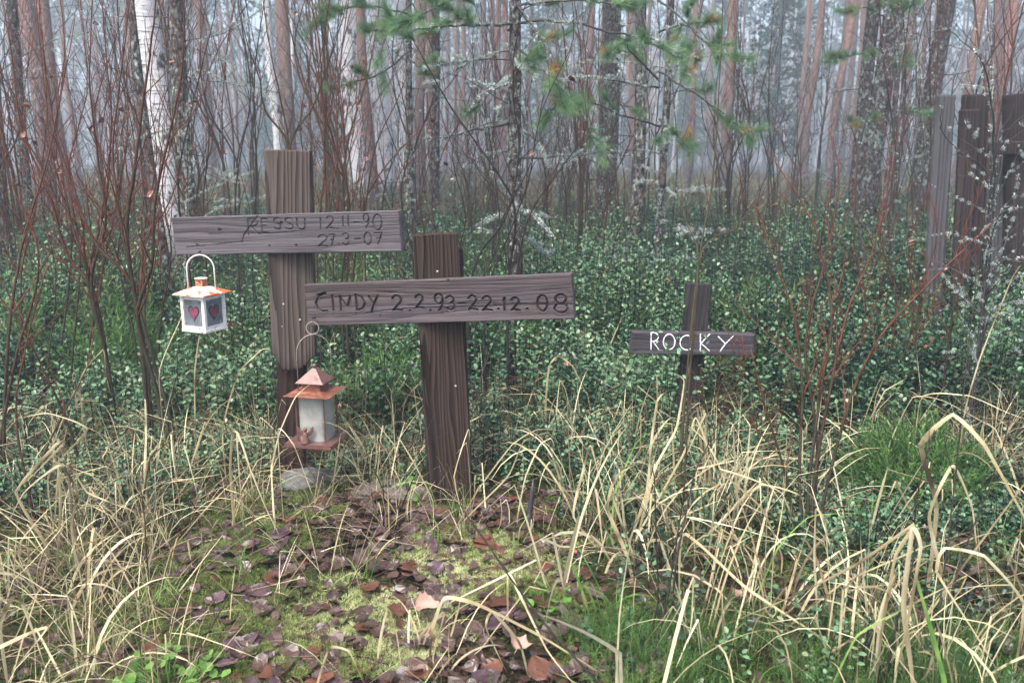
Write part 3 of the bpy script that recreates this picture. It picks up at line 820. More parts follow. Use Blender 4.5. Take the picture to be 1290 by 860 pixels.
# angel: robe, head, raised wings
mb = MB(); ad = R2 @ np.array([-.012, -.070, 0]); ax, ay = ad[0], ad[1]
lathe(mb, [(.0001, .016), (.015, .016), (.0145, .021), (.0105, .034), (.0085, .046), (.0078, .052), (.004, .056), (.0035, .058)], (ax, ay, 0), 14)
lathe(mb, [(.0035, .057)] + [(.0078 * math.sin(t), .0645 - .0078 * math.cos(t)) for t in np.linspace(.5, PI - .02, 9)], (ax, ay, 0), 12)
mb.build('angel_figurine', M['angel'], lan2, smooth=True)
ang = [c for c in lan2.children if c.name.startswith('angel')][0]
for s in (-1, 1):
    out = np.array([(.004, .040), (.012, .039), (.021, .046), (.026, .057), (.0275, .070), (.0235, .0735), (.021, .066), (.018, .070), (.0155, .061), (.012, .060), (.008, .052)])
    n = len(out); Vf = [(ax + s * x, ay + .004, z) for x, z in out] + [(ax + s * x, ay + .008, z) for x, z in out]
    cxm = out.mean(0); Vf += [(ax + s * cxm[0], ay + .0015, cxm[1]), (ax + s * cxm[0], ay + .009, cxm[1])]
    T = [(2 * n, i, (i + 1) % n) for i in range(n)] + [(2 * n + 1, n + (i + 1) % n, n + i) for i in range(n)]
    Q = [(i, n + i, n + (i + 1) % n, (i + 1) % n) for i in range(n)]
    MB().add(Vf, Q, T).build('wing', M['angel'], ang)
nx_, nz_ = cx, cz_(402)
mb = MB(); tube(mb, [np.array([cx, YC - .006, nz_ - .002]), np.array([cx, YC, nz_]), np.array([cx, YC + .05, nz_ + .002])], .0022, 7)
mb.build('hook_nail', M['nail'], K2['root'], loc=K2['loc'], smooth=True)

# ------------------------------------------------------------------ stones at the foot of the crosses
def stone(px, Y, w, d, h, mat, label, seed, dz=0):
    import bmesh
    bm = bmesh.new(); bmesh.ops.create_icosphere(bm, subdivisions=4, radius=1)
    V = np.array([v.co[:] for v in bm.verts]); F = [[v.index for v in f.verts] for f in bm.faces]; bm.free()
    n = fbm(V[:, 0] * 1.3 + seed, V[:, 1] * 1.3 + V[:, 2] * .9 + seed, 4) - .5
    n2 = fbm(V[:, 0] * 6 + seed, V[:, 1] * 6 + V[:, 2] * 4, 3) - .5
    V = V * (1 + .55 * n + .08 * n2)[:, None]
    V[:, 2] = np.sign(V[:, 2]) * np.abs(V[:, 2]) ** .7
    V = V * np.array([w / 2, d / 2, h / 2])
    g = G(px, Y)
    o = MB().add(V, None, F).build('stone', mat, smooth=True)
    o.location = (g[0], g[1], g[2] + dz)
    tag(o, label, 'stone')
    return o
stone(372, 2.86, .26, .22, .13, M['stone'], 'pale grey flat stone under the copper lantern', 2, -.03)
stone(478, 2.80, .30, .17, .11, M['stone_brown'], 'long low brown stone between the two large crosses', 5, -.02)
stone(612, 2.66, .13, .10, .06, M['stone'], 'small grey stone lying just right of the middle cross post foot', 8, -.008)

# ------------------------------------------------------------------ sprig and leaf templates
LEAF6 = np.array([(0, 0, 0), (.32, .34, .07), (.75, .30, .05), (1, 0, -.04), (.75, -.30, .05), (.32, -.34, .07)])
LEAF6F = [(0, 1, 2, 3), (0, 3, 4, 5)]
def pos_in(n, x0f, y0, y1, power=1.0):
    """random points in a trapezoid widening with distance"""
    y = y0 + (y1 - y0) * rs.rand(n) ** power
    x = (rs.rand(n) * 2 - 1) * (x0f(y))
    return x, y

# zone masks ------------------------------------------------
def mossmask(x, y):   # 1 in the mossy open patch in front of the crosses
    a = sstep(-1.15, -.85, x) * (1 - sstep(.10, .42, x + (y - 2.2) * .1))
    b = 1 - sstep(2.62, 2.86, y + .12 * (vnoise(x * 4, y * 0 + 2) - .5))
    return a * b
def clear_crosses(x, y):  # keep leaves from poking through boards
    k = np.ones_like(x)
    for K in (K1, K2, K3):
        c = K['c']; u = (x - c[0]) * math.cos(K['yaw']) + (y - c[1]) * math.sin(K['yaw']); v = -(x - c[0]) * math.sin(K['yaw']) + (y - c[1]) * math.cos(K['yaw'])
        if K is K3: k = k * ~((np.abs(u) < .29) & (v > -.16) & (v < .02))
        k = k * ~((np.abs(u) < .1) & (v > (-.26 if K is K3 else -.05)) & (v < .1))
    k = k * (np.hypot(x - lan2.location.x, y - lan2.location.y) > .11)
    return k > .5

# ---- lingonberry carpet
def lingon():
    mb = MB()
    def batch(n, y0, y1, wid, K, Lf, Hm, Hs, dens, power=.8):
        x, y = pos_in(n, wid, y0, y1, power)
        keep = (rs.rand(n) < dens(x, y)) & clear_crosses(x, y)
        x, y = x[keep], y[keep]; n = len(x)
        z = gh(x, y)
        hum = fbm(x * 1.6 + 3, y * 1.6 + 1, 3)
        hum = .6 * hum + .4 * fbm(x * 4.2 + 1, y * 4.2 + 6, 2); H = (Hm + Hs * rs.randn(n)) * np.clip(-.35 + 2.7 * hum, .15, 2); H = np.clip(H, .05, .75)
        az = rs.rand(n) * 2 * PI; lean = np.abs(rs.normal(0, .22, n))
        top = np.stack([x + np.cos(az) * lean * H, y + np.sin(az) * lean * H, z + H], -1); base = np.stack([x, y, z], -1)
        axis = norm(top - base)
        ti = np.clip(.46 + .26 * rs.randn(n) + 1.2 * (fbm(x * 1.3 + 8, y * 1.3, 3) - .5), 0, .97)
        # stems
        w = .0016 * (1 + y / 8)
        sv = np.stack([np.cos(az + 1.3), np.sin(az + 1.3), 0 * az], -1) * w[:, None]
        V = np.stack([base - sv, base + sv, top + sv * .5, top - sv * .5], 1).reshape(-1, 3)
        mb.add(V, np.arange(4 * n).reshape(-1, 4), None, .05)
        for k in range(K):
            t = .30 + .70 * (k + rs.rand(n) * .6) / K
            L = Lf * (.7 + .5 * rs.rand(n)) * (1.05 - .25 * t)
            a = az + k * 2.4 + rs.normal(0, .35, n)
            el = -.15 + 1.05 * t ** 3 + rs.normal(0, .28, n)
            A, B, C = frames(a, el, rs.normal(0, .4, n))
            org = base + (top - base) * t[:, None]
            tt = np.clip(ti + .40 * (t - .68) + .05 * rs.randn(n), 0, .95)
            dead = rs.rand(n) < .006
            tt = np.where(dead, 1.0, tt)
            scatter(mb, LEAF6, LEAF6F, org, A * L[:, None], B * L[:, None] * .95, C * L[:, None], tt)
    wid = lambda y: .30 + .66 * y
    batch(17500, 3.25, 5.2, wid, 15, .028, .30, .07, lambda x, y: np.clip(.5 + 3.2 * (fbm(x * 2.1, y * 2.1, 3) - .45), .12, 1) * sstep(3.05, 3.6, y + .25 * (x > .1)))
    batch(20000, 5.0, 10.5, wid, 12, .032, .36, .09, lambda x, y: np.clip(.6 + 3.0 * (fbm(x * 1.3, y * 1.3, 3) - .45), .12, 1))
    batch(10000, 10, 22, wid, 9, .048, .30, .08, lambda x, y: np.clip((fbm(x * .5, y * .5, 3) - .40) * 5, 0, .9))
    # low young plants between the grass in front
    batch(9500, 1.6, 3.5, wid, 10, .020, .12, .03, lambda x, y: np.clip(sstep(-.02, .35, x) * (.25 + 1.6 * (fbm(x * 3, y * 3, 3) - .35)) + .55 * (1 - mossmask(x, y)) * (y > 2.45), 0, 1) * (1 - .8 * mossmask(x, y)) * (.30 + .70 * sstep(1.9, 2.5, y)))
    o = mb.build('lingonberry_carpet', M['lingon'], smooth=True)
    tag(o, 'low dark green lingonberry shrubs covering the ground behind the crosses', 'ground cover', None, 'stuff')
lingon()

# ---- grass blades (vectorised ribbons)
def blades(mb, base, az, L, W, th0, th1, tint, S=7, kt=None, ka=None, drift=None, pw=1.3, taper=3.0):
    n = len(base); s = np.linspace(0, 1, S + 1)
    th = th0[:, None] + (th1 - th0)[:, None] * s[None] ** pw
    if kt is not None: th = th - ka[:, None] * (s[None] > kt[:, None])
    a = az[:, None] + (drift[:, None] if drift is not None else 0) * s[None]
    d = np.stack([np.cos(th) * np.cos(a), np.cos(th) * np.sin(a), np.sin(th)], -1) * (L / S)[:, None, None]
    pts = np.concatenate([np.zeros((n, 1, 3)), np.cumsum(d[:, :-1], 1)], 1) + base[:, None]
    side = np.stack([-np.sin(a), np.cos(a), np.zeros_like(a)], -1)
    tan = d / np.linalg.norm(d, axis=-1, keepdims=True)
    nrm = np.cross(tan, side)
    roll = (rs.normal(0, .5, n)[:, None] + rs.normal(0, .9, n)[:, None] * s[None])[..., None]
    sv = side * np.cos(roll) + nrm * np.sin(roll)
    w = W[:, None] * .5 * np.minimum(1, .55 + s[None] * 2) * (1 - s[None] ** taper * .93)
    gz = gh(pts[..., 0], pts[..., 1]); pts[..., 2] = np.maximum(pts[..., 2], gz + .004)
    Lft = pts - sv * w[..., None]; Rgt = pts + sv * w[..., None]
    V = np.stack([Lft, Rgt], 2).reshape(-1, 3)          # n,(S+1),2
    o = (np.arange(n) * (S + 1) * 2)[:, None]; k = (np.arange(S) * 2)[None]
    Q = np.stack([o + k, o + k + 1, o + k + 3, o + k + 2], -1).reshape(-1, 4)
    mb.add(V, Q, None, np.repeat(tint, (S + 1) * 2))

HC = G(1188, 2.85)
def tussocks(n, x0, x1, y0, y1, dens):
    x = x0 + (x1 - x0) * rs.rand(n); y = y0 + (y1 - y0) * rs.rand(n)
    k = rs.rand(n) < dens(x, y); return x[k], y[k]
def grass_from(mb, tx, ty, per, Lr, Wr, rad, th=(1.35, .25), end=(-.9, .5), tint=(.6, .2), kink=.4, S=7, spread=1.0):
    n = len(tx) * per
    a0 = rs.rand(n) * 2 * PI; r = rad * np.sqrt(rs.rand(n))
    X = np.repeat(tx, per) + r * np.cos(a0); Y = np.repeat(ty, per) + r * np.sin(a0)
    tL = np.repeat(rs.rand(len(tx)), per)
    L = Lr[0] + (Lr[1] - Lr[0]) * (.5 * tL + .5 * rs.rand(n)) 
    W = Wr[0] + (Wr[1] - Wr[0]) * rs.rand(n) ** 1.5
    az = a0 + rs.normal(0, .8 * spread, n)
    base = np.stack([X, Y, gh(X, Y) - .01], -1)
    ok = clear_crosses(X, Y) & (np.hypot((X - HC[0]) / .30, (Y - HC[1] + .12) / .34) > 1)
    th0 = np.clip(rs.normal(th[0], th[1], n), .1, 1.6); th1 = rs.normal(end[0], end[1], n)
    kt = rs.rand(n) * .6 + .3; kk_ = rs.rand(n) < kink + .15; ka = np.where(kk_, rs.rand(n) * 1.9 + .5, 0); th1 = np.where(kk_, th0 - .35 * rs.rand(n), th1)
    ti = np.clip(rs.normal(tint[0], tint[1], n) + (np.repeat(rs.rand(len(tx)), per) - .5) * .2, 0, .93)
    args = [base[ok], az[ok], L[ok], W[ok], th0[ok], th1[ok], ti[ok]]
    blades(mb, *args, S=S, kt=kt[ok], ka=ka[ok], drift=rs.normal(0, .25, ok.sum()))

mb = MB()
# dense straw band behind/around the crosses, left
D1 = lambda x, y: (sstep(2.45, 2.8, y) * (1 - sstep(3.45, 3.9, y))) * (1 - .45 * sstep(-.2, .1, x)) * (.3 + .9 * fbm(x * 2, y * 2, 2))
tx, ty = tussocks(560, -2.6, 2.6, 2.4, 4.0, D1)
grass_from(mb, tx, ty, 19, (.18, .46), (.0014, .005), .09, (1.0, .4), (-.7, .6), (.50, .33), .45)
# matted, nearly lying straw
tx, ty = tussocks(900, -2.2, 2.2, 1.35, 3.5, lambda x, y: (1 - .88 * mossmask(x, y)) * (1 - .62 * sstep(-.1, .3, x)) * np.clip(2.2 * (fbm(x * 2 + 5, y * 2, 2) - .22), 0, 1))
grass_from(mb, tx, ty, 11, (.15, .42), (.001, .0045), .12, (.45, .3), (-.3, .4), (.45, .32), .3, S=6)
# left foreground tussocks
tx, ty = tussocks(34, -1.7, -.4, 1.35, 2.75, lambda x, y: .2 + .8 * sstep(-.6, -1.0, x) * 1.0)
grass_from(mb, tx, ty, 22, (.18, .42), (.0015, .004), .06, (1.1, .3), (-.8, .5), (.60, .2), .5)
# right side tussocks
tx, ty = tussocks(75, .2, 2.2, 1.5, 3.4, lambda x, y: .3 + .6 * fbm(x * 2.5, y * 2.5, 2))
grass_from(mb, tx, ty, 14, (.22, .5), (.0018, .006), .06, (1.2, .25), (-.8, .6), (.62, .2), .5)
# broad arching dead blades
tx, ty = tussocks(54, .1, 2.2, 1.45, 3.2, lambda x, y: .45 + .4 * fbm(x * 2.5, y * 2.5, 2))
grass_from(mb, tx, ty, 7, (.28, .58), (.005, .0105), .05, (1.25, .2), (-.9, .5), (.74, .16), .55, S=9)
tx, ty = tussocks(32, -1.9, -.3, 1.5, 3.2, lambda x, y: .5 * (1 - .9 * mossmask(x, y)))
grass_from(mb, tx, ty, 7, (.25, .5), (.004, .008), .05, (1.2, .25), (-.9, .5), (.70, .18), .55, S=9)
tx, ty = tussocks(40, -.95, .2, 1.5, 2.75, lambda x, y: .6 + 0 * x)
grass_from(mb, tx, ty, 8, (.10, .30), (.001, .003), .05, (.8, .35), (-.6, .5), (.6, .2), .3, S=7)
# sparse stalks further back
tx, ty = tussocks(240, -4, 4.5, 3.8, 8, lambda x, y: .35 * (.3 + fbm(x, y, 2)))
grass_from(mb, tx, ty, 7, (.3, .6), (.003, .006), .10, (1.2, .2), (-.7, .5), (.55, .2), .4, S=6)
o = mb.build('dry_grass', M['straw'])
tag(o, 'matted pale straw coloured dry grass around the crosses', 'grass', None, 'stuff')

mb = MB()
tx, ty = tussocks(420, -1.8, 2.2, 1.35, 3.4, lambda x, y: .5 * (1 - .35 * mossmask(x, y)) * (.3 + fbm(x * 3, y * 3 + 7, 2)))
grass_from(mb, tx, ty, 9, (.06, .22), (.0015, .0045), .035, (1.25, .25), (-.3, .5), (.5, .25), .15, S=5)
o = mb.build('green_grass', M['greengrass'])
tag(o, 'short fresh green grass blades between the dead leaves', 'grass', None, 'stuff')

# ---- broad dead grass tufts (things): hero blades traced at their own distance
def hero_tuft(label, blist, extra=0, exr=.05, exL=(.3, .5), exW=(.004, .009), group=None, green=False):
    """blist: list of (points px..., Y0, Y1, width m, tint)"""
    mb = MB(); bases = []; parts = []
    for pts, Y0, Y1, W, ti in blist:
        m = len(pts)
        P3 = [P(px, py, Y0 + (Y1 - Y0) * i / (m - 1)) for i, (px, py) in enumerate(pts)]
        g = P3[0].copy(); gz = float(gh(g[0], g[1]))
        if g[2] > gz: 
            g = g.copy(); g[2] = gz - .01; P3 = [g] + P3
        cs = spline(P3, 7 * len(P3)); n = len(cs); uu = np.linspace(0, len(P3) - 1, n); P3a = np.array(P3); cl = np.stack([np.interp(uu, np.arange(len(P3)), P3a[:, q]) for q in range(3)], -1)
        c = cl * .6 + cs * .4
        c[:, 2] = np.maximum(c[:, 2], gh(c[:, 0], c[:, 1]) + .003 * (np.arange(n) > 2))
        T = norm(np.gradient(c, axis=0)); view = norm(c - np.array([rs.normal(0, 1.2), -.5, 2.2 + rs.rand()]))
        sv = norm(np.cross(T, view)); nv = np.cross(T, sv)
        s = np.linspace(0, 1, n); w = W * .42 * np.minimum(1, .5 + 2 * s) * (1 - .95 * s ** 2.6) * (1 + .12 * np.sin(s * 23 + rs.rand() * 6))
        V = np.stack([c - sv * w[:, None], c + nv * (w * .18)[:, None], c + sv * w[:, None]], 1).reshape(-1, 3)
        k = np.arange(n - 1)[:, None] * 3 + np.arange(2)[None]
        Q = np.stack([k, k + 1, k + 4, k + 3], -1).reshape(-1, 4)
        tv = np.clip(ti - .08 + .10 * np.sin(s * 9 + rs.rand() * 6) - .45 * np.clip(vnoise(s * 14 + rs.rand() * 90, s * 0 + 1) - .62, 0, 1) * 2 - .3 * sstep(.85, 1, s), 0, .95 if not green else 1)
        mm = MB(); mm.add(V, Q, None, np.repeat(tv, 3)); bases.append(P3[0]); parts.append(mm)
    b = np.mean(bases, 0); b[2] = float(gh(b[0], b[1]))
    if extra:
        n = extra; a = rs.rand(n) * 2 * PI; r = exr * np.sqrt(rs.rand(n))
        X = b[0] + r * np.cos(a); Y = b[1] + r * np.sin(a)
        blades(mb, np.stack([X, Y, gh(X, Y) - .01], -1), a + rs.normal(0, .6, n), exL[0] + (exL[1] - exL[0]) * rs.rand(n), exW[0] + (exW[1] - exW[0]) * rs.rand(n),
               rs.normal(1.3, .2, n), rs.normal(-.8, .6, n), np.clip(rs.normal(.68, .15, n), 0, .93), S=9, kt=rs.rand(n) * .5 + .35, ka=np.where(rs.rand(n) < .6, 1.2 + rs.rand(n), 0), drift=rs.normal(0, .5, n), taper=5)
    mt = M['greengrass'] if green else M['straw']
    o = thing('grass_tuft', label, 'grass tuft', b, group)
    for mm in parts: mm.build('blade', mt, o, loc=b)
    if mb.n: tag(mb.build('thin_blades', mt, o, loc=b), kind='stuff')
    return o
hero_tuft('tuft of broad folded straw blades in the bottom right corner', [
    ([(1150, 860), (1138, 760), (1150, 665), (1160, 690), (1140, 800), (1125, 860)], 1.62, 1.60, .016, .82),
    ([(1110, 800), (1128, 700), (1152, 660), (1080, 710), (1000, 750), (905, 790)], 1.70, 1.72, .010, .62),
    ([(1180, 640), (1160, 560), (1200, 522), (1240, 560), (1290, 650), (1320, 700)], 2.05, 1.85, .015, .72),
    ([(1190, 740), (1170, 650), (1200, 585), (1225, 640), (1235, 740)], 2.0, 1.95, .011, .85),
    ([(1290, 760), (1240, 700), (1190, 690), (1180, 720), (1230, 800), (1260, 850)], 1.75, 1.6, .009, .88),
    ([(1100, 860), (1110, 780), (1128, 720), (1112, 760), (1090, 840)], 1.75, 1.7, .010, .80),
    ([(1165, 780), (1290, 610), (1320, 590)], 1.9, 1.7, .006, .7)], 14, .12)
hero_tuft('tuft of arching straw blades right of the twig in front of the painted cross', [
    ([(985, 700), (960, 640), (905, 590), (985, 620), (1010, 700)], 2.2, 2.1, .007, .72),
    ([(1030, 780), (1026, 700), (1028, 640), (1040, 660), (1045, 740), (1052, 800)], 1.9, 1.85, .010, .84),
    ([(920, 720), (925, 640), (960, 610), (1010, 625), (1015, 690)], 2.3, 2.2, .008, .70),
    ([(860, 670), (940, 740), (1030, 800), (1060, 830)], 2.0, 1.7, .009, .74),
    ([(980, 800), (1060, 735), (1160, 690), (1250, 660)], 1.9, 1.95, .006, .62),
    ([(1000, 850), (1080, 800), (1150, 760), (1290, 690)], 1.75, 1.8, .006, .66)], 12, .1)
hero_tuft('tall tuft of yellow straw blades with green streaks right of the middle cross', [
    ([(806, 770), (790, 700), (765, 640), (775, 600), (800, 585)], 2.12, 2.2, .013, .70),
    ([(790, 690), (815, 620), (820, 560), (828, 505), (838, 495), (846, 530)], 2.3, 2.35, .010, .76),
    ([(800, 690), (825, 590), (852, 540), (862, 480), (850, 470)], 2.3, 2.35, .009, .84),
    ([(760, 700), (722, 650), (735, 590), (744, 560), (760, 620), (770, 660)], 2.35, 2.3, .009, .80),
    ([(800, 680), (862, 570), (876, 525), (890, 560), (896, 620)], 2.3, 2.3, .008, .78),
    ([(806, 780), (798, 700), (770, 620), (785, 590), (830, 570)], 2.12, 2.25, .008, .6)], 12, .06)
hero_tuft('tuft of thin arching straw blades growing against the middle cross foot', [
    ([(585, 655), (572, 600), (590, 540), (592, 560)], 2.55, 2.55, .006, .86),
    ([(560, 690), (600, 620), (645, 560), (680, 540), (760, 548)], 2.4, 2.5, .005, .66),
    ([(585, 655), (640, 600), (660, 555), (690, 545), (705, 560)], 2.5, 2.5, .006, .72),
    ([(652, 650), (662, 600), (680, 560), (694, 552), (700, 565)], 2.5, 2.5, .006, .93),
    ([(545, 630), (520, 580), (503, 552), (508, 560), (530, 600)], 2.5, 2.5, .005, .8)], 8, .05, (.25, .4), (.002, .004))
hero_tuft('tuft of yellow blades arching over the moss at the bottom centre', [
    ([(540, 850), (545, 790), (560, 752), (600, 760), (680, 800), (770, 855)], 1.75, 1.62, .012, .70),
    ([(670, 870), (655, 810), (620, 770), (612, 790), (640, 850)], 1.7, 1.65, .009, .82),
    ([(640, 720), (660, 760), (690, 820), (730, 870)], 1.85, 1.55, .007, .84),
    ([(470, 870), (480, 800), (488, 768), (500, 800), (508, 860)], 1.75, 1.72, .007, .78),
    ([(400, 860), (415, 815), (440, 820), (462, 870)], 1.6, 1.6, .008, .70),
    ([(520, 860), (530, 800), (560, 770), (545, 830), (560, 860)], 1.8, 1.7, .006, .7)], 8, .06, (.15, .3), (.002, .005))
hero_tuft('golden tuft of bent blades at the left edge of the photo', [
    ([(60, 690), (20, 620), (70, 560), (82, 556), (40, 600), (-10, 640)], 2.2, 2.2, .010, .66),
    ([(90, 660), (98, 620), (76, 585), (30, 620), (0, 680)], 2.2, 2.1, .009, .72),
    ([(72, 720), (76, 640), (74, 590), (70, 640), (66, 700)], 2.2, 2.2, .009, .60),
    ([(85, 585), (110, 620), (160, 640), (230, 655)], 2.2, 2.2, .007, .62),
    ([(0, 790), (20, 745), (40, 790), (60, 850)], 1.7, 1.65, .010, .72),
    ([(-20, 830), (30, 800), (60, 790), (20, 840)], 1.6, 1.55, .010, .85),
    ([(60, 600), (110, 540), (60, 520), (10, 530)], 2.4, 2.4, .006, .75)], 18, .12, (.2, .4))
hero_tuft('pair of pale upright blades left of the copper lantern', [
    ([(182, 600), (184, 550), (183, 504), (181, 506)], 2.55, 2.55, .010, .9),
    ([(178, 640), (186, 580), (200, 560), (196, 575), (180, 600)], 2.5, 2.5, .006, .7)], 8, .05, (.2, .35), (.002, .004))
hero_tuft('tuft with folded yellow blades hanging down before the grey stone', [
    ([(295, 660), (290, 590), (293, 545), (300, 546), (315, 590), (320, 660)], 2.45, 2.4, .010, .72),
    ([(298, 545), (315, 590), (335, 640), (360, 690)], 2.42, 2.38, .006, .88),
    ([(345, 650), (342, 590), (352, 545), (372, 500), (395, 480)], 2.5, 2.7, .007, .84),
    ([(350, 540), (370, 560), (385, 600), (400, 640)], 2.5, 2.45, .005, .9),
    ([(180, 650), (200, 610), (260, 600), (290, 595)], 2.4, 2.4, .004, .7),
    ([(210, 700), (260, 640), (300, 600), (340, 560)], 2.3, 2.4, .005, .6)], 8, .06, (.2, .35), (.002, .004))
hero_tuft('tall yellow blade arching over in front of the green shrubs between the crosses', [
    ([(688, 500), (692, 460), (704, 448), (722, 462), (745, 510)], 3.3, 3.25, .010, .75),
    ([(700, 530), (705, 480), (712, 490), (722, 530)], 3.2, 3.2, .006, .8)], 10, .06, (.25, .4), (.003, .005))
hero_tuft('dry blades leaning below the white lantern', [
    ([(246, 540), (245, 470), (252, 420), (268, 416), (290, 440)], 2.9, 2.9, .006, .66),
    ([(100, 480), (130, 440), (133, 470), (140, 500)], 3.0, 3.0, .005, .75),
    ([(280, 540), (300, 470), (330, 440), (342, 440)], 2.8, 2.8, .007, .7),
    ([(200, 470), (228, 400), (232, 370), (226, 375)], 2.9, 2.9, .004, .8)], 10, .1, (.2, .4), (.002, .005))
hero_tuft('yellow and brown blades at the right edge beside the spiky green shrub', [
    ([(1215, 520), (1235, 450), (1275, 350), (1290, 330)], 2.9, 2.9, .006, .74),
    ([(1160, 500), (1220, 498), (1270, 520), (1300, 530)], 2.9, 2.8, .005, .93),
    ([(1120, 560), (1150, 500), (1190, 505), (1290, 560)], 2.9, 2.8, .005, .8)], 14, .15, (.3, .5), (.003, .007))
hero_tuft('fresh green broad blades near the fallen leaves right of centre', [
    ([(748, 790), (735, 750), (722, 712), (718, 710)], 1.95, 1.95, .009, .8),
    ([(752, 800), (748, 760), (738, 738), (735, 737)], 1.93, 1.93, .007, .7),
    ([(760, 790), (775, 760), (800, 748), (830, 752)], 1.95, 1.95, .007, .5),
    ([(765, 780), (755, 740), (735, 700), (722, 680)], 2.0, 2.1, .006, .4),
    ([(795, 720), (770, 680), (775, 620), (800, 560), (815, 545)], 2.2, 2.3, .008, .8)], 0, green=True)
hero_tuft('long green blades in the bottom right foreground', [
    ([(1190, 860), (1175, 800), (1155, 730), (1150, 720)], 1.6, 1.62, .012, .85),
    ([(1050, 860), (1080, 800), (1130, 770), (1165, 760)], 1.65, 1.7, .006, .9),
    ([(950, 760), (980, 690), (1020, 650), (1090, 645)], 2.0, 2.0, .005, .9)], 0, green=True)
hero_tuft('small green blades on the moss under the middle cross', [
    ([(548, 700), (545, 670), (528, 655)], 2.35, 2.35, .006, .6), ([(550, 702), (552, 665), (538, 640)], 2.35, 2.35, .006, .8),
    ([(652, 690), (655, 665), (668, 645)], 2.35, 2.35, .006, .9), ([(655, 690), (668, 668), (685, 680)], 2.35, 2.35, .005, .7), ([(648, 698), (647, 672), (649, 671)], 2.3, 2.3, .008, .95)], 0, green=True)

# ---- moss
def mossy():
    tv = [(0, 0, 0)]; tf = []
    tv = []; rr = np.random.RandomState(5)
    for k in range(9):
        a = k * 2.4; e = .3 + .12 * k
        d = np.array([math.cos(a) * math.cos(e), math.sin(a) * math.cos(e), math.sin(e)]); s_ = np.array([-math.sin(a), math.cos(a), 0]) * .13
        i = len(tv); tv += [tuple(-s_ * .6), tuple(s_ * .6), tuple(d * .95 + np.array([0, 0, -.1]))]; tf.append((i, i + 1, i + 2))
    tv = np.array(tv)
    mb = MB()
    n = 120000
    x = -1.5 + 3.2 * rs.rand(n); y = 1.3 + 1.65 * rs.rand(n)
    f = fbm(x * 2.6 + 11, y * 2.6 + 3, 4)
    cen = np.exp(-((x + .30) / .55) ** 2 - ((y - 2.0) / .5) ** 2)
    k = rs.rand(n) < np.clip((f - .51 + .20 * cen) * 9, 0, 1) * (.3 + .7 * mossmask(x, y))
    x, y, f, cen = x[k], y[k], f[k], cen[k]; n = len(x)
    z = gh(x, y) + .012 * fbm(x * 14, y * 14, 2) + .006
    A, B, C = frames(rs.rand(n) * 6.28, rs.normal(0, .25, n), rs.normal(0, .25, n))
    S = (.009 + .009 * rs.rand(n))[:, None]
    ti = np.clip(.18 + .62 * cen + .9 * (fbm(x * 5, y * 5, 3) - .5) + .15 * rs.randn(n), 0, 1)
    scatter(mb, tv, tf, np.stack([x, y, z], -1), A * S, B * S, C * S, ti)
    o = mb.build('moss', M['moss']); tag(o, 'bright yellow green moss cushions among fallen leaves', 'moss', None, 'stuff')
mossy()

# ---- leaf litter: small fragments and needles = stuff
def leaf_template(nu=8, nv=4, curl=.25, fold=.1, seed=0, wid=.42, serr=.04, wave=.05):
    rr = np.random.RandomState(seed)
    V = []; 
    for i in range(nu + 1):
        t = i / nu
        w = wid * (math.sin(PI * min(1, t ** .72)) ** .8) * (1 + serr * (1 if i % 2 else -1)) if 0 < i < nu else .004
        for j in range(-nv // 2, nv // 2 + 1):
            s = j / (nv / 2)
            z = -fold * abs(s) * w * 2 + curl * (t - .5) ** 2 * 1.2 + curl * .9 * (s * w) ** 2 * 4 + wave * math.sin(5 * t + 3 * s + seed) * abs(s)
            V.append((t - .5, s * w, z))
    V = np.array(V); V[:, 2] -= V[:, 2].min() * .5
    m = nv + 1
    F = [(i * m + j, (i + 1) * m + j, (i + 1) * m + j + 1, i * m + j + 1) for i in range(nu) for j in range(nv)]
    # stalk
    k = len(V); V = np.vstack([V, [(-.5, -.012, V[:m, 2].mean()), (-.5, .012, V[:m, 2].mean()), (-.78, .01, V[:m, 2].mean() + .02), (-.78, -.006, V[:m, 2].mean() + .02)]])
    F.append((k, k + 1, k + 2, k + 3))
    return V, F
def litter():
    mb = MB()
    for sd in range(5):
        tv, tf = leaf_template(5, 2, .5 * rs.rand(), .2, sd, .36, .03, .08)
        n = 950
        x = -1.7 + 3.6 * rs.rand(n); y = 1.3 + 2.1 * rs.rand(n)
        z = gh(x, y) + .010 + .016 * rs.rand(n)
        A, B, C = frames(rs.rand(n) * 6.28, rs.normal(0, .3, n), rs.normal(0, .35, n))
        S = (.022 + .034 * rs.rand(n))[:, None]
        k = clear_crosses(x, y) & (rs.rand(n) < .35 + .65 * mossmask(x, y))
        scatter(mb, tv, tf, np.stack([x, y, z], -1)[k], (A * S)[k], (B * S)[k], (C * S)[k], rs.rand(k.sum()))
    o = mb.build('leaf_litter', M['leaf_brown']); tag(o, 'small broken brown leaf litter over the forest floor', 'leaf litter', None, 'stuff')
    # brown pine needles
    mb = MB(); n = 22000
    x = -1.7 + 3.6 * rs.rand(n); y = 1.3 + 2.3 * rs.rand(n); z = gh(x, y) + .012 + .014 * rs.rand(n)
    A, B, C = frames(rs.rand(n) * 6.28, rs.normal(0, .2, n), rs.normal(0, .5, n))
    tv = np.array([(-.5, -.02, 0), (-.5, .02, 0), (.5, .012, .03), (.5, -.012, .03)])
    S = (.025 + .03 * rs.rand(n))[:, None]
    scatter(mb, tv, [(0, 1, 2, 3)], np.stack([x, y, z], -1), A * S, B * S, C * S, rs.rand(n) * .5)
    o = mb.build('needle_litter', M['leaf_red']); tag(o, 'reddish brown fallen pine needles on the ground', 'needle litter', None, 'stuff')
litter()

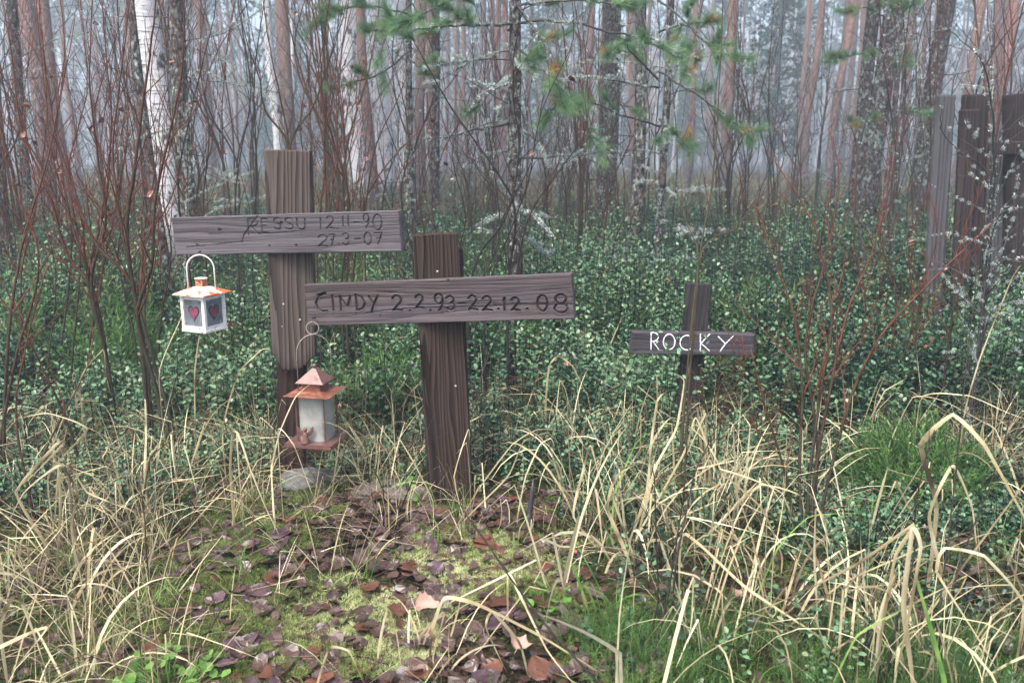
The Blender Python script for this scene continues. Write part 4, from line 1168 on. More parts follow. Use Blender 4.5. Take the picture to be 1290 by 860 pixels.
# ---- fallen leaves: individual things
def fallen_leaves():
    protos = {}
    kinds = [('leaf_dark', 'dark purplish wet fallen leaf lying on the forest floor', 'dark purplish wet fallen leaves'),
             ('leaf_red', 'russet brown wet fallen leaf lying on the forest floor', 'russet brown fallen leaves'),
             ('leaf_brown', 'dull brown fallen leaf lying on the forest floor', 'dull brown fallen leaves')]
    for m_, lab, grp in kinds:
        protos[m_] = []
        for v in range(5):
            tv, tf = leaf_template(10, 6, .05 + .28 * rs.rand(), .02 + .14 * rs.rand(), v * 7 + 1, .36 + .1 * rs.rand(), .05, .05 + .05 * rs.rand())
            me = MB().add(tv, [f for f in tf]).build('fallen_leaf', M[m_], smooth=True)
            protos[m_].append(me)
    used = set()
    pts = []
    tries = 0
    while len(pts) < 292 and tries < 9000:
        tries += 1
        x = -1.35 + 2.75 * rs.rand(); y = 1.45 + 1.5 * rs.rand()
        mm = float(mossmask(np.array(x), np.array(y)))
        if abs(x) > .62 * y + .05: continue
        pr = (.16 + 1.1 * mm) * (.35 + 1.0 * float(fbm(np.array(x * 4 + 2), np.array(y * 4), 2)))
        if rs.rand() > pr: continue
        if not clear_crosses(np.array([x]), np.array([y]))[0]: continue
        pts.append((x, y))
    for i, (x, y) in enumerate(pts):
        m_, lab, grp = kinds[[0, 0, 0, 1, 1, 2][rs.randint(6)]]
        pr = protos[m_][rs.randint(5)]
        o = pr if pr.name not in used else pr.copy()
        if pr.name not in used: used.add(pr.name)
        else: COL.objects.link(o)
        S = .046 + .032 * rs.rand()
        o.scale = (S * 1.1, S * (.9 + .4 * rs.rand()), S)
        o.rotation_euler = (rs.normal(0, .17) + (PI if rs.rand() < .3 else 0), rs.normal(0, .17), rs.rand() * 6.28)
        o.location = (x, y, float(gh(x, y)) + .008 + .014 * rs.rand())
        tag(o, lab, 'leaf', grp)
    for m_ in protos:
        for p_ in protos[m_]:
            if p_.name not in used: bpy.data.objects.remove(p_)
    for k, (px, Y, S, rz, lab) in enumerate([(527, 1.93, .062, .2, 'pale pinkish tan curled leaf lying brightest on the moss'), (657, 1.76, .058, 1.2, 'light pink crinkled leaf at the bottom centre'), (960, 2.05, .05, .8, 'pale dead leaf caught low among the right hand twigs')]):
        tv, tf = leaf_template(10, 6, .5, .1, k + 40, .46, .09, .12)
        o = MB().add(tv, tf).build('fallen_leaf', M['leaf_pale'], smooth=True)
        g = G(px, Y); o.location = (g[0], g[1], g[2] + .035); o.scale = (S, S, S); o.rotation_euler = (.25, -.1, rz)
        tag(o, lab, 'leaf')
fallen_leaves()

# ---- feathery green heather / young growth
def heather_patch(mb, xc, yc, rx, ry, n, H, seed, ball=False):
    rr = np.random.RandomState(seed)
    tv = []; tf = []
    # shoot template along +A(x): stem + short needles
    def q(a, b, c, d): 
        i = len(tv); tv.extend([a, b, c, d]); tf.append((i, i + 1, i + 2, i + 3))
    q((0, -.012, 0), (0, .012, 0), (1, .004, 0), (1, -.004, 0))
    for k in range(22):
        t = .15 + .85 * k / 22; a = k * 2.4; L = .17 * (1.15 - t * .7)
        d = np.array([.75, math.cos(a) * .8, math.sin(a) * .8]) * L; s_ = np.array([0, -math.sin(a), math.cos(a)]) * .012
        o_ = np.array([t, 0, 0]); i = len(tv); tv.extend([tuple(o_ - s_), tuple(o_ + s_), tuple(o_ + d)]); tf.append((i, i + 1, i + 2))
    tv_ = np.array(tv)
    a = rr.rand(n) * 2 * PI; r = np.sqrt(rr.rand(n))
    x = xc + rx * r * np.cos(a); y = yc + ry * r * np.sin(a)
    z = gh(x, y)
    hh = H * (.6 + .6 * rr.rand(n)) * (1.05 - .45 * r)
    az = a + rr.normal(0, .6, n); el = np.clip(1.45 - .75 * r * (1.2 if ball else .4) + rr.normal(0, .18, n), .3, 1.57)
    A, B, C = frames(az, el, rr.rand(n) * 6.28)
    scatter(mb, tv_, tf, np.stack([x, y, z], -1), A * hh[:, None], B * hh[:, None] * 1.0, C * hh[:, None] * 1.0, np.clip(rr.normal(.5, .22, n), 0, 1))
mb = MB()
g = G(1192, 2.9); heather_patch(mb, 0, 0, .01, .01, 0, .3, 1)
def heather_thing(px, Y, rx, ry, n, H, label, seed, ball=True):
    g = G(px, Y); mb = MB(); heather_patch(mb, g[0], g[1], rx, ry, n, H, seed, ball)
    o = mb.build('heather_shrub', M['heather'], loc=g); o.location = tuple(float(v) for v in g)
    tag(o, label, 'shrub')
heather_thing(1188, 2.9, .17, .13, 1000, .27, 'bushy bright green heather clump in the grass at the right', 21)
heather_thing(600, 4.6, .22, .2, 300, .45, 'upright green heather rising behind the gap between the large crosses', 22)
heather_thing(478, 3.6, .12, .1, 260, .34, 'light green heather clump seen below the middle cross beam left half', 23)
heather_thing(135, 4.2, .16, .14, 260, .42, 'feathery green heather between the two bare shrub stems at left', 24)
heather_thing(28, 4.6, .16, .14, 260, .40, 'green heather clump at the left edge of the photo', 25)
mb = MB()
for i in range(70):
    px = 700 + rs.rand() ** .8 * 640; Y = 1.42 + .52 * rs.rand() ** 1.2
    g = G(px, Y); heather_patch(mb, g[0], g[1], .11, .09, 55, .10, 100 + i)
for i in range(6):
    g = G(500 + rs.rand() * 200, 1.5 + .12 * rs.rand()); heather_patch(mb, g[0], g[1], .07, .06, 30, .06, 140 + i)
o = mb.build('feathery_green_cover', M['heather']); tag(o, 'low feathery green growth along the bottom right of the ground', 'ground cover', None, 'stuff')

mb = MB()
for i in range(85):
    Y = 4.0 + 7 * rs.rand(); px = rs.rand() * 1330 - 20; g = G(px, Y); r_ = .12 + .16 * rs.rand()
    heather_patch(mb, g[0], g[1], r_, r_, 70, .38 + .14 * rs.rand(), 200 + i)
o = mb.build('heather_cover', M['heather_dull']); tag(o, 'tall feathery olive green heather growing through the shrub carpet', 'ground cover', None, 'stuff')
# small round leaved plant at the bottom left and a few seedlings
def herb(px, Y, n, R, label):
    g = G(px, Y); mb = MB()
    for k in range(n):
        a = rs.rand() * 6.28; r = R * math.sqrt(rs.rand()); e = rs.normal(.2, .3)
        H = .02 + .04 * rs.rand(); b0 = np.array([g[0] + r * .3 * math.cos(a), g[1] + r * .3 * math.sin(a), g[2]])
        t0 = np.array([g[0] + r * math.cos(a), g[1] + r * math.sin(a), g[2] + H])
        tube(mb, spline([b0, (b0 + t0) / 2 + np.array([0, 0, .01]), t0], 4), .001, 4, .5)
        m = 9; L = .008 + .007 * rs.rand()
        A, B, C = frames(np.array([a]), np.array([e]), np.array([rs.normal(0, .4)])); A, B, C = A[0], B[0], C[0]
        ring = [t0 + A * L * (.75 + math.cos(q)) + B * L * math.sin(q) * (1 + .1 * (j % 2)) + C * L * .15 * (j % 2) for j, q in enumerate(np.linspace(0, 2 * PI, m, endpoint=False))]
        mb.add([t0 + A * L * .75 - C * L * .2] + ring, None, [(0, 1 + j, 1 + (j + 1) % m) for j in range(m)], .3 + .5 * rs.rand())
    o = mb.build('leafy_herb', M['greengrass'], loc=g); o.location = tuple(float(v) for v in g)
    tag(o, label, 'plant')
herb(158, 1.68, 60, .12, 'bright green round leaved herb at the bottom left corner')
herb(690, 1.95, 14, .06, 'small green seedling beside the fallen leaves at the bottom centre')
herb(505, 2.75, 10, .05, 'small green leafy sprig by the brown stone')

# ---- distant heath cover
mb = MB()
tx, ty = tussocks(5200, -22, 22, 7.5, 36, lambda x, y: (np.abs(x) < .68 * y) * (.35 + .8 * fbm(x * .35, y * .35, 2)))
n = len(tx) * 9; X = np.repeat(tx, 9) + rs.normal(0, .14, n); Y = np.repeat(ty, 9) + rs.normal(0, .14, n)
blades(mb, np.stack([X, Y, gh(X, Y) - .02], -1), rs.rand(n) * 6.28, .22 + .42 * rs.rand(n) , (.010 + .0014 * Y), np.clip(rs.normal(1.3, .2, n), .3, 1.57), rs.normal(.5, .5, n), np.clip(np.repeat(fbm(tx * .3 + 2, ty * .3, 2), 9) + rs.normal(0, .2, n), 0, 1), S=3)
o = mb.build('heath_undergrowth', M['heath']); tag(o, 'brown and olive heath undergrowth under the far trees', 'undergrowth', None, 'stuff')

# ------------------------------------------------------------------ twiggy shrubs
def twigs_from(rng, pts, r0, r1, level, maxlevel, out, lenf=.5, gap=.09, start=.25, ang=(.35, .75), up=.5):
    """add side shoots to a stem polyline; out collects (pts, radii)"""
    L = np.concatenate([[0], np.cumsum(np.linalg.norm(np.diff(pts, axis=0), axis=1))]); tot = L[-1]
    s = tot * start + gap * rng.random()
    side = rng.random() * 6.28
    while s < tot * .97:
        i = np.searchsorted(L, s) - 1; i = max(0, min(i, len(pts) - 2)); f = (s - L[i]) / max(L[i + 1] - L[i], 1e-6)
        p = pts[i] * (1 - f) + pts[i + 1] * f; T = norm(pts[i + 1] - pts[i])
        rr = (r0 + (r1 - r0) * s / tot)
        side += 2.4 + rng.uniform(-.5, .5)
        ref = np.array([math.cos(side), math.sin(side), .15]); ref = norm(ref - T * (ref @ T))
        a = rng.uniform(*ang); d = norm(T * math.cos(a) + ref * math.sin(a) + np.array([0, 0, up * .3]))
        ln = (tot - s) * lenf * rng.uniform(.5, 1.1) + .05
        n = max(4, int(ln / .06)); q = [p]; 
        for k in range(n):
            d = norm(d + np.array([rng.gauss(0, .09), rng.gauss(0, .09), rng.gauss(0, .06) + up * .09])); q.append(q[-1] + d * ln / n)
        q = np.array(q); ra = max(rr * .62, .0009); rb = .0006
        out.append((q, np.linspace(ra, rb, len(q)), level))
        if level < maxlevel: twigs_from(rng, q, ra, rb, level + 1, maxlevel, out, lenf * .9, gap * 1.15, .25, ang, up)
        s += gap * rng.uniform(.6, 1.6)

def shrub(name, label, cat, stems, mat, seed, r=.007, gap=.10, maxlevel=1, lenf=.45, group=None, wander=.012, lichen=0, start=.3, leaves=0, part='stem', ang=(.35, .75), up=.5):
    """stems: list of pixel polylines [(px,py)...] with Y (or (Y0,Y1)); first point meets the ground"""
    rng = random.Random(seed); out_parts = []
    allp = []
    for pl, Y in stems:
        Y0, Y1 = Y if isinstance(Y, tuple) else (Y, Y)
        m = len(pl); q = [P(px, py, Y0 + (Y1 - Y0) * i / max(1, m - 1)) for i, (px, py) in enumerate(pl)]
        g = q[0].copy(); gz = float(gh(g[0], g[1]))
        if g[2] > gz + .02: q = [np.array([g[0], g[1], gz - .02])] + q
        else: q[0][2] = gz - .02
        L = sum(np.linalg.norm(q[i + 1] - q[i]) for i in range(len(q) - 1))
        c = spline(q, max(8, int(L / .05)))
        wv = np.cumsum(np.array([[rng.gauss(0, 1), rng.gauss(0, 1), 0] for _ in c]), 0) * wander * .22; wv -= wv[0]
        c = c + wv * np.linspace(0, 1, len(c))[:, None]
        allp.append(c)
    b = np.mean([c[0] for c in allp], 0); b[2] = float(gh(b[0], b[1]))
    root = thing(name, label, cat, b, group)
    for c in allp:
        tot = np.sum(np.linalg.norm(np.diff(c, axis=0), axis=1)); rs0 = r * .70 * (.75 + .5 * rng.random()) * min(1.2, .6 + tot * .35)
        tw = []; twigs_from(rng, c, rs0, .0012, 1, maxlevel, tw, lenf, gap * .85, start, ang, up)
        mb = MB(); rad = np.linspace(rs0, max(.0012, rs0 * .18), len(c)); 
        tube(mb, c, rad, 6, np.clip(np.linspace(.0, .85, len(c)) + rng.uniform(-.1, .15), 0, 1))
        for q, ra, lv in tw: tube(mb, q, ra, 4 if ra[0] < .0025 else 5, min(1, .55 + .2 * lv + rng.uniform(-.15, .2)), cap=False)
        st = mb.build(part, mat, root, loc=b, smooth=True)
        if lichen: 
            pp = [c] + [q for q, ra, lv in tw]
            lichen_on(pp, [rad] + [ra for q, ra, lv in tw], lichen * 1.6, root, b, st, size=.0085)
        if leaves:
            ml = MB(); tv, tf = leaf_template(6, 4, .6, .3, rng.randrange(99), .36, .05, .1)
            for q, ra, lv in tw:
                if rng.random() < leaves:
                    A, B, C = frames(np.array([rng.random() * 6.28]), np.array([-1.0 + rng.random() * .6]), np.array([rng.gauss(0, .7)]))
                    S = .022 + .02 * rng.random(); scatter(ml, tv, tf, q[-1:] + A * S * .5, A * S, B * S, C * S, np.array([rng.random()]))
            if ml.n: ml.build('withered_leaves', M['leaf_red'], st, loc=b)
    return root

LT = []; LF = []
_r = np.random.RandomState(11)
for k in range(10):
    c = _r.normal(0, .35, 3); u = norm(_r.normal(0, 1, 3)); v = norm(np.cross(u, _r.normal(0, 1, 3))); s_ = .22 + .2 * _r.rand()
    i = len(LT); LT += [c - u * s_, c + v * s_ * .4, c + u * s_, c - v * s_ * .4]; LF.append((i, i + 1, i + 2, i + 3))
for k in range(8):
    u = norm(_r.normal(0, 1, 3)); v = norm(np.cross(u, _r.normal(0, 1, 3))) * .07; i = len(LT); LT += [-v, v, u * (1.0 + .5 * _r.rand())]; LF.append((i, i + 1, i + 2))
LT = np.array(LT)
def lichen_on(paths, radii, dens, root, b, parent, size=.012, clump=True):
    """crusty grey lichen tufts along branches; dens = tufts per metre"""
    P_ = []; R_ = []
    for q, ra in zip(paths, radii):
        L = np.concatenate([[0], np.cumsum(np.linalg.norm(np.diff(q, axis=0), axis=1))]); n = rs.poisson(L[-1] * dens)
        if n == 0: continue
        s = rs.rand(n) * L[-1]
        s = s[vnoise(s * 7 + rs.rand() * 50, s * 0 + 3) > .35] if clump else s
        if len(s) == 0: continue
        p = np.stack([np.interp(s, L, q[:, k]) for k in range(3)], -1); rr = np.interp(s, L, np.broadcast_to(ra, (len(q),)))
        d = norm(rs.normal(0, 1, (len(s), 3))); P_.append(p + d * rr[:, None]); R_.append(rr)
    if not P_: return
    P_ = np.concatenate(P_); n = len(P_); A, B, C = frames(rs.rand(n) * 6.28, rs.normal(0, 1, n), rs.rand(n) * 6.28)
    S = (size * (.5 + rs.rand(n)))[:, None]; mb = MB(); scatter(mb, LT, LF, P_, A * S, B * S, C * S, np.clip(rs.normal(.55, .22, n), 0, 1))
    mb.build('lichen', M['lichen'], parent, loc=b)

RED = M['twig']; DK = M['twig_dark']; OL = M['twig_olive']; GR = M['twig_grey']
shrub('bare_shrub', 'large bare shrub with grey lower stems and red twigs just left of the white lantern', 'shrub', [
    ([(215, 530), (190, 440), (165, 350), (150, 270), (140, 190), (150, 90), (160, 0), (165, -60)], (3.1, 3.3)),
    ([(200, 500), (175, 400), (195, 330), (200, 250), (222, 150), (235, 60), (232, -60)], (3.1, 3.0)),
    ([(185, 470), (165, 360), (120, 310), (90, 240), (60, 150), (45, 40), (40, -40)], (3.2, 3.4)),
    ([(176, 420), (158, 300), (165, 210), (172, 120), (180, 30), (178, -60)], (3.15, 3.1))], RED, 1, .011, .11, 2, .38, leaves=.04)
shrub('bare_shrub', 'forked bare shrub with red upper twigs, second from the left lantern', 'shrub', [
    ([(140, 480), (120, 370), (98, 290), (75, 200), (70, 100), (60, -20)], (3.4, 3.6)),
    ([(138, 470), (115, 360), (130, 280), (118, 200), (105, 100), (110, -40)], (3.4, 3.3)),
    ([(135, 460), (118, 370), (85, 320), (60, 240), (30, 170), (12, 60), (0, 0)], (3.4, 3.5)),
    ([(130, 440), (112, 350), (135, 250), (140, 130), (130, 40), (128, -40)], (3.4, 3.5))], RED, 2, .010, .10, 2, .38, leaves=.04)
shrub('bare_shrub', 'reddish bare shrub with arching stems at the far left edge', 'shrub', [
    ([(0, 560), (20, 450), (45, 370), (50, 300), (20, 230), (10, 160)], (2.9, 3.0)),
    ([(5, 560), (10, 420), (25, 320), (50, 230), (75, 130), (95, 20)], (2.9, 3.2)),
    ([(95, 560), (65, 480), (25, 400), (-20, 340)], (2.9, 2.8))], RED, 3, .008, .13, 1, .35)
shrub('bare_shrub', 'slanting dark red bare twig leaning out of the grass at left', 'shrub', [([(30, 640), (60, 560), (95, 490), (112, 450), (116, 410)], (2.5, 2.7)), ([(40, 640), (20, 520), (35, 420), (60, 330)], (2.5, 2.6))], RED, 4, .007, .16, 1, .25)
shrub('bare_shrub', 'cluster of thin dark stems standing behind the left end of the grey beam', 'shrub', [
    ([(262, 360), (255, 260), (262, 170), (250, 80), (255, -30)], 4.6), ([(300, 330), (298, 230), (315, 120), (300, 0), (300, -40)], 4.4), ([(240, 350), (225, 240), (245, 130), (270, 30), (275, -40)], (4.7, 4.4)),
    ([(318, 340), (322, 220), (318, 100), (332, 0), (335, -40)], 4.5)], DK, 5, .007, .14, 2, .35, leaves=.03)
shrub('bare_shrub', 'olive stemmed shrub forking in a wide V above the tall cross post', 'shrub', [
    ([(365, 300), (364, 190), (352, 120), (335, 40), (325, -40)], (3.5, 3.4)), ([(366, 300), (367, 185), (400, 130), (425, 60), (450, -30)], (3.5, 3.3)), ([(364, 300), (363, 190), (330, 140), (318, 100), (290, 20)], (3.5, 3.4))], OL, 6, .0085, .15, 1, .35)
shrub('bare_shrub', 'upright brown shrub stems rising behind the right end of the grey beam', 'shrub', [
    ([(400, 350), (402, 280), (410, 200), (400, 120), (415, 20), (420, -40)], 4.0), ([(430, 360), (440, 260), (420, 180), (405, 130), (395, 40), (370, -40)], (4.0, 3.8)),
    ([(445, 350), (462, 250), (470, 190), (500, 120), (520, 60)], (4.1, 4.0)), ([(436, 360), (450, 280), (480, 220), (515, 180), (560, 140)], (4.0, 4.2)), ([(420, 350), (425, 260), (440, 190), (450, 110), (470, 20)], 4.2)], RED, 7, .0075, .10, 2, .38, leaves=.05)
shrub('bare_shrub', 'thin dark bush with withered leaves between the two large crosses tops', 'shrub', [
    ([(520, 330), (505, 250), (515, 180), (500, 100), (480, 40)], 4.6), ([(560, 340), (545, 260), (560, 190), (590, 130), (600, 60)], 4.6), ([(575, 340), (585, 270), (570, 200), (580, 140)], 4.5), ([(490, 340), (480, 260), (492, 190), (485, 150)], 4.4)], DK, 8, .007, .11, 2, .38, leaves=.10)
shrub('bare_shrub', 'tall dark stemmed shrub curving up right of the middle cross post', 'shrub', [
    ([(590, 380), (605, 320), (640, 270), (655, 190), (648, 100), (660, 30), (680, -20)], (3.6, 3.5)), ([(612, 380), (640, 300), (668, 220), (680, 140), (720, 50), (715, -30)], (3.7, 3.6)),
    ([(640, 370), (650, 270), (630, 220), (575, 140), (530, 60), (515, 40)], (3.7, 3.6)), ([(650, 370), (665, 280), (700, 220), (740, 160), (730, 90)], 3.8), ([(600, 380), (628, 300), (620, 210), (600, 120)], 3.9)], DK, 9, .0075, .13, 2, .36, leaves=.02)
shrub('bare_shrub', 'spray of thin brown stems rising from the green shrubs in the middle distance', 'shrub', [
    ([(725, 340), (735, 230), (742, 120), (735, 30), (740, -30)], 5.2), ([(760, 330), (770, 240), (800, 170), (830, 90)], 5.2), ([(740, 340), (765, 250), (745, 180), (760, 90)], 5.4), ([(700, 330), (690, 240), (720, 170), (710, 90)], 5.3), ([(770, 330), (790, 270), (850, 200), (880, 130)], 5.2)], RED, 10, .007, .13, 2, .38, leaves=.03)
shrub('bare_sapling', 'single thin olive sapling standing in front of the painted cross', 'sapling', [
    ([(870, 800), (856, 640), (862, 500), (872, 440), (880, 330), (895, 230), (902, 100), (905, -30)], (2.55, 3.0)), ([(864, 560), (870, 440), (882, 318), (925, 285), (962, 240)], (2.62, 2.9)), ([(862, 520), (872, 400), (880, 320), (862, 270), (858, 210)], (2.62, 2.9))], OL, 11, .006, .40, 1, .16, start=.45, wander=.006)
shrub('dark_weed_stalk', 'dark dry weed stalks crossing the foreground right of the yellow grass tuft', 'weed', [
    ([(815, 880), (835, 780), (850, 700), (862, 620), (862, 560), (868, 500)], (1.75, 1.9)), ([(812, 860), (828, 760), (825, 700), (822, 620), (818, 590)], (1.8, 1.85)), ([(850, 720), (865, 640), (880, 580), (910, 520)], (1.9, 2.1))], DK, 12, .005, .12, 1, .20)
shrub('bare_shrub', 'dense reddish bare shrub right of the painted cross with thick brown base stems', 'shrub', [
    ([(1012, 740), (1020, 600), (1035, 480), (1045, 380), (1020, 280), (965, 190)], (2.45, 2.8)), ([(1018, 740), (1026, 600), (1050, 460), (1070, 380), (1105, 300), (1120, 200)], (2.45, 2.7)),
    ([(1008, 740), (1006, 600), (1010, 480), (1000, 400), (975, 330), (950, 260)], (2.45, 2.7)), ([(1022, 740), (1045, 600), (1080, 480), (1120, 410), (1200, 330), (1260, 280)], (2.45, 2.6)),
    ([(1000, 720), (990, 600), (960, 500), (945, 440)], (2.45, 2.5)), ([(1016, 740), (1030, 560), (1015, 440), (1040, 330), (1060, 230), (1050, 170)], (2.5, 2.8))], RED, 13, .0085, .085, 2, .36, leaves=.015)
shrub('bare_shrub', 'thin red twigs standing behind the dense shrub in front of the fence', 'shrub', [
    ([(1120, 470), (1130, 370), (1110, 300), (1125, 220), (1115, 150)], 3.6), ([(1150, 480), (1160, 370), (1180, 300), (1170, 230)], 3.5), ([(1085, 470), (1090, 380), (1075, 300), (1082, 200), (1070, 140)], 3.8),
    ([(1190, 470), (1200, 380), (1215, 290), (1240, 220), (1255, 120)], 3.4), ([(1130, 480), (1150, 400), (1145, 310), (1170, 250)], 3.7)], RED, 14, .006, .085, 2, .40, leaves=.03)
shrub('bare_shrub', 'reddish twig thicket behind the painted cross at the edge of the green shrubs', 'shrub', [
    ([(925, 330), (935, 260), (925, 200), (910, 160)], 6.2), ([(960, 330), (965, 260), (985, 200), (975, 150)], 6.0), ([(1000, 330), (1005, 250), (995, 190)], 6.2), ([(1030, 330), (1045, 250), (1070, 190)], 6.0), ([(980, 340), (985, 270), (1010, 210)], 6.2), ([(905, 320), (890, 250), (880, 190)], 6.4)], RED, 15, .007, .09, 2, .42, leaves=.03)
shrub('dark_weed_stalk', 'tall thin dark stem rising in the right foreground before the heather clump', 'weed', [
    ([(1170, 880), (1185, 760), (1200, 640), (1212, 520), (1225, 420), (1232, 320)], (1.75, 2.2)), ([(1185, 800), (1210, 700), (1250, 600), (1275, 500)], (1.8, 2.0)), ([(1110, 870), (1130, 780), (1150, 700), (1155, 620), (1180, 540)], (1.7, 1.9))], DK, 16, .0045, .14, 1, .2)
shrub('lichen_sapling', 'grey sapling covered in pale lichen in front of the wooden fence', 'sapling', [
    ([(1222, 520), (1232, 420), (1242, 330), (1248, 220), (1255, 100), (1250, -20)], (3.2, 3.1)), ([(1235, 420), (1246, 300), (1268, 250), (1290, 240)], (3.2, 2.9)), ([(1238, 380), (1248, 250), (1262, 190), (1290, 150), (1320, 120)], (3.2, 2.9)),
    ([(1240, 360), (1248, 230), (1210, 190), (1192, 160), (1196, 130)], (3.2, 3.0)), ([(1236, 400), (1255, 330), (1280, 330), (1310, 320)], (3.2, 3.0)), ([(1240, 380), (1249, 200), (1230, 90), (1190, 40)], (3.2, 2.9)), ([(1228, 470), (1245, 400), (1262, 385), (1300, 375)], (3.2, 2.9))], GR, 17, .007, .14, 2, .35, lichen=45, ang=(.6, 1.1), up=.1, wander=.02)
shrub('dead_twig', 'thick dark dead twig slanting across the bottom centre foreground', 'twig', [([(690, 820), (655, 740), (620, 690), (585, 640), (575, 600)], (1.75, 2.2))], DK, 18, .006, .3, 1, .12)
shrub('dead_twig', 'blurred dark twig lying low at the bottom centre', 'twig', [([(770, 880), (700, 800), (640, 720), (600, 660)], (1.5, 1.7))], DK, 19, .0055, .3, 1, .15)
shrub('bare_shrub', 'small red branching twig rising from the dead leaves at lower left', 'shrub', [([(250, 820), (300, 730), (320, 700), (318, 650)], (1.75, 1.9)), ([(190, 760), (185, 700), (180, 640), (170, 600)], 2.1), ([(200, 770), (215, 690), (245, 640)], 2.1)], RED, 20, .0035, .10, 1, .3)
shrub('bare_shrub', 'grey dead sapling leaning right behind the middle cross beam', 'sapling', [([(600, 500), (622, 430), (640, 400), (660, 380)], (3.4, 3.5))], GR, 21, .006, .2, 1, .3)
shrub('bare_shrub', 'low red twiggy bush in the grass beneath the painted cross right side', 'shrub', [([(955, 560), (945, 500), (925, 450), (915, 420)], (2.9, 2.95)), ([(965, 560), (985, 490), (1000, 440)], 2.9), ([(905, 560), (915, 500), (935, 460), (940, 420)], 2.9), ([(895, 540), (880, 480), (870, 460)], 2.9)], RED, 22, .0035, .06, 2, .4)
shrub('bare_shrub', 'tangle of fine red twigs filling the gap between the two big left shrubs', 'shrub', [
    ([(60, 470), (70, 350), (50, 240), (60, 120), (45, 10)], 3.9), ([(90, 470), (100, 330), (85, 220), (110, 110), (100, -20)], 3.8), ([(30, 470), (25, 350), (45, 250), (25, 150), (40, 30)], 4.0), ([(110, 460), (130, 340), (150, 230), (140, 120), (150, 10)], 3.9), ([(75, 460), (90, 300), (70, 180), (80, 60), (70, -20)], 4.0)], RED, 41, .006, .07, 2, .42, leaves=.04)
shrub('bare_shrub', 'fine red twigs standing just left of the grey beam end above the white lantern', 'shrub', [
    ([(200, 430), (215, 320), (205, 230), (225, 130), (215, 20)], 3.7), ([(185, 430), (180, 300), (195, 200), (185, 100), (200, -20)], 3.8), ([(225, 430), (240, 320), (250, 220), (270, 130), (262, 30)], 3.9), ([(170, 430), (150, 320), (170, 220), (160, 110), (172, 0)], 3.8)], RED, 42, .0055, .07, 2, .42, leaves=.04)
shrub('bare_shrub', 'olive and red twigs between the tall post and the three misty birches', 'shrub', [
    ([(385, 330), (392, 250), (380, 160), (392, 70), (385, -20)], 4.6), ([(410, 330), (420, 240), (435, 150), (428, 50)], 4.7), ([(460, 330), (455, 240), (470, 160), (462, 80)], 4.8), ([(500, 330), (495, 250), (520, 180), (515, 110)], 4.9), ([(540, 330), (530, 250), (545, 180), (535, 100)], 4.9)], RED, 43, .006, .08, 2, .42, leaves=.04)
shrub('bare_shrub', 'dark thin bush behind the lichen covered young pine', 'shrub', [
    ([(600, 340), (590, 240), (605, 150), (595, 60), (605, -10)], 5.6), ([(625, 340), (620, 240), (600, 150), (615, 40)], 5.7), ([(680, 340), (690, 250), (680, 160), (695, 70)], 5.6), ([(705, 340), (715, 260), (705, 170), (725, 90)], 5.8)], DK, 44, .007, .09, 2, .42, leaves=.03)
shrub('bare_shrub', 'brown bush of fine stems in the clearing edge left of the dark double trunk', 'shrub', [
    ([(940, 300), (935, 250), (945, 180), (935, 110)], 8.5), ([(960, 300), (955, 250), (975, 190), (970, 130)], 8.5), ([(925, 300), (915, 250), (920, 190), (905, 130)], 8.5), ([(1000, 300), (1010, 240), (1005, 170), (1020, 90)], 8.2), ([(890, 300), (880, 240), (890, 180)], 8.6)], DK, 45, .009, .13, 2, .42)
shrub('lichen_branch', 'lichen covered dead bough leaning out right of the nearest birch', 'branch', [
    ([(232, 420), (236, 250), (240, 100), (290, 105), (330, 118), (362, 140)], (5.0, 4.6)), ([(236, 300), (240, 220), (275, 225), (310, 232)], 5.0)], GR, 46, .007, .12, 1, .3, lichen=170, ang=(.6, 1.1), up=0)
# random thin saplings in the middle distance, left and centre and right
labs = ['thin brown sapling in the left middle distance', 'thin brown sapling in the centre middle distance', 'thin brown sapling in the right middle distance']
protoS = []
for v in range(4):
    px = 645; Y = 6.0
    sts = [([(px, 420), (px + rs.normal(0, 14), 250), (px + rs.normal(0, 30), 120), (px + rs.normal(0, 60), -60 - rs.rand() * 90)], 6.0) for _ in range(2 + v % 3)]
    rt = shrub('thin_sapling', labs[1], 'sapling', sts, [DK, RED, OL, GR][v], 60 + v, .010, .22, 2, .4, part='stem', lichen=(25 if v == 3 else 0))
    protoS.append(rt)
spots = []
for i in range(120):
    Y = 5.2 + 10 * rs.rand() ** 1.1; px = rs.rand() * 1330 - 20
    if 480 < px < 1020 and Y < 6.2: Y += 3
    if 850 < px < 1100 and Y < 9: px = px - 700
    spots.append((px, Y))
for i, (px, Y) in enumerate(spots):
    g = G(px, Y); L = labs[0] if px < 430 else labs[1] if px < 860 else labs[2]
    grp = L.replace('sapling', 'saplings')
    if i < 4:
        protoS[i].location = tuple(float(v) for v in g); protoS[i]['label'] = L; protoS[i]['group'] = grp
    else: copy_thing(protoS[i % 4], g, rs.rand() * 6.28, .8 + .7 * rs.rand(), L, grp)

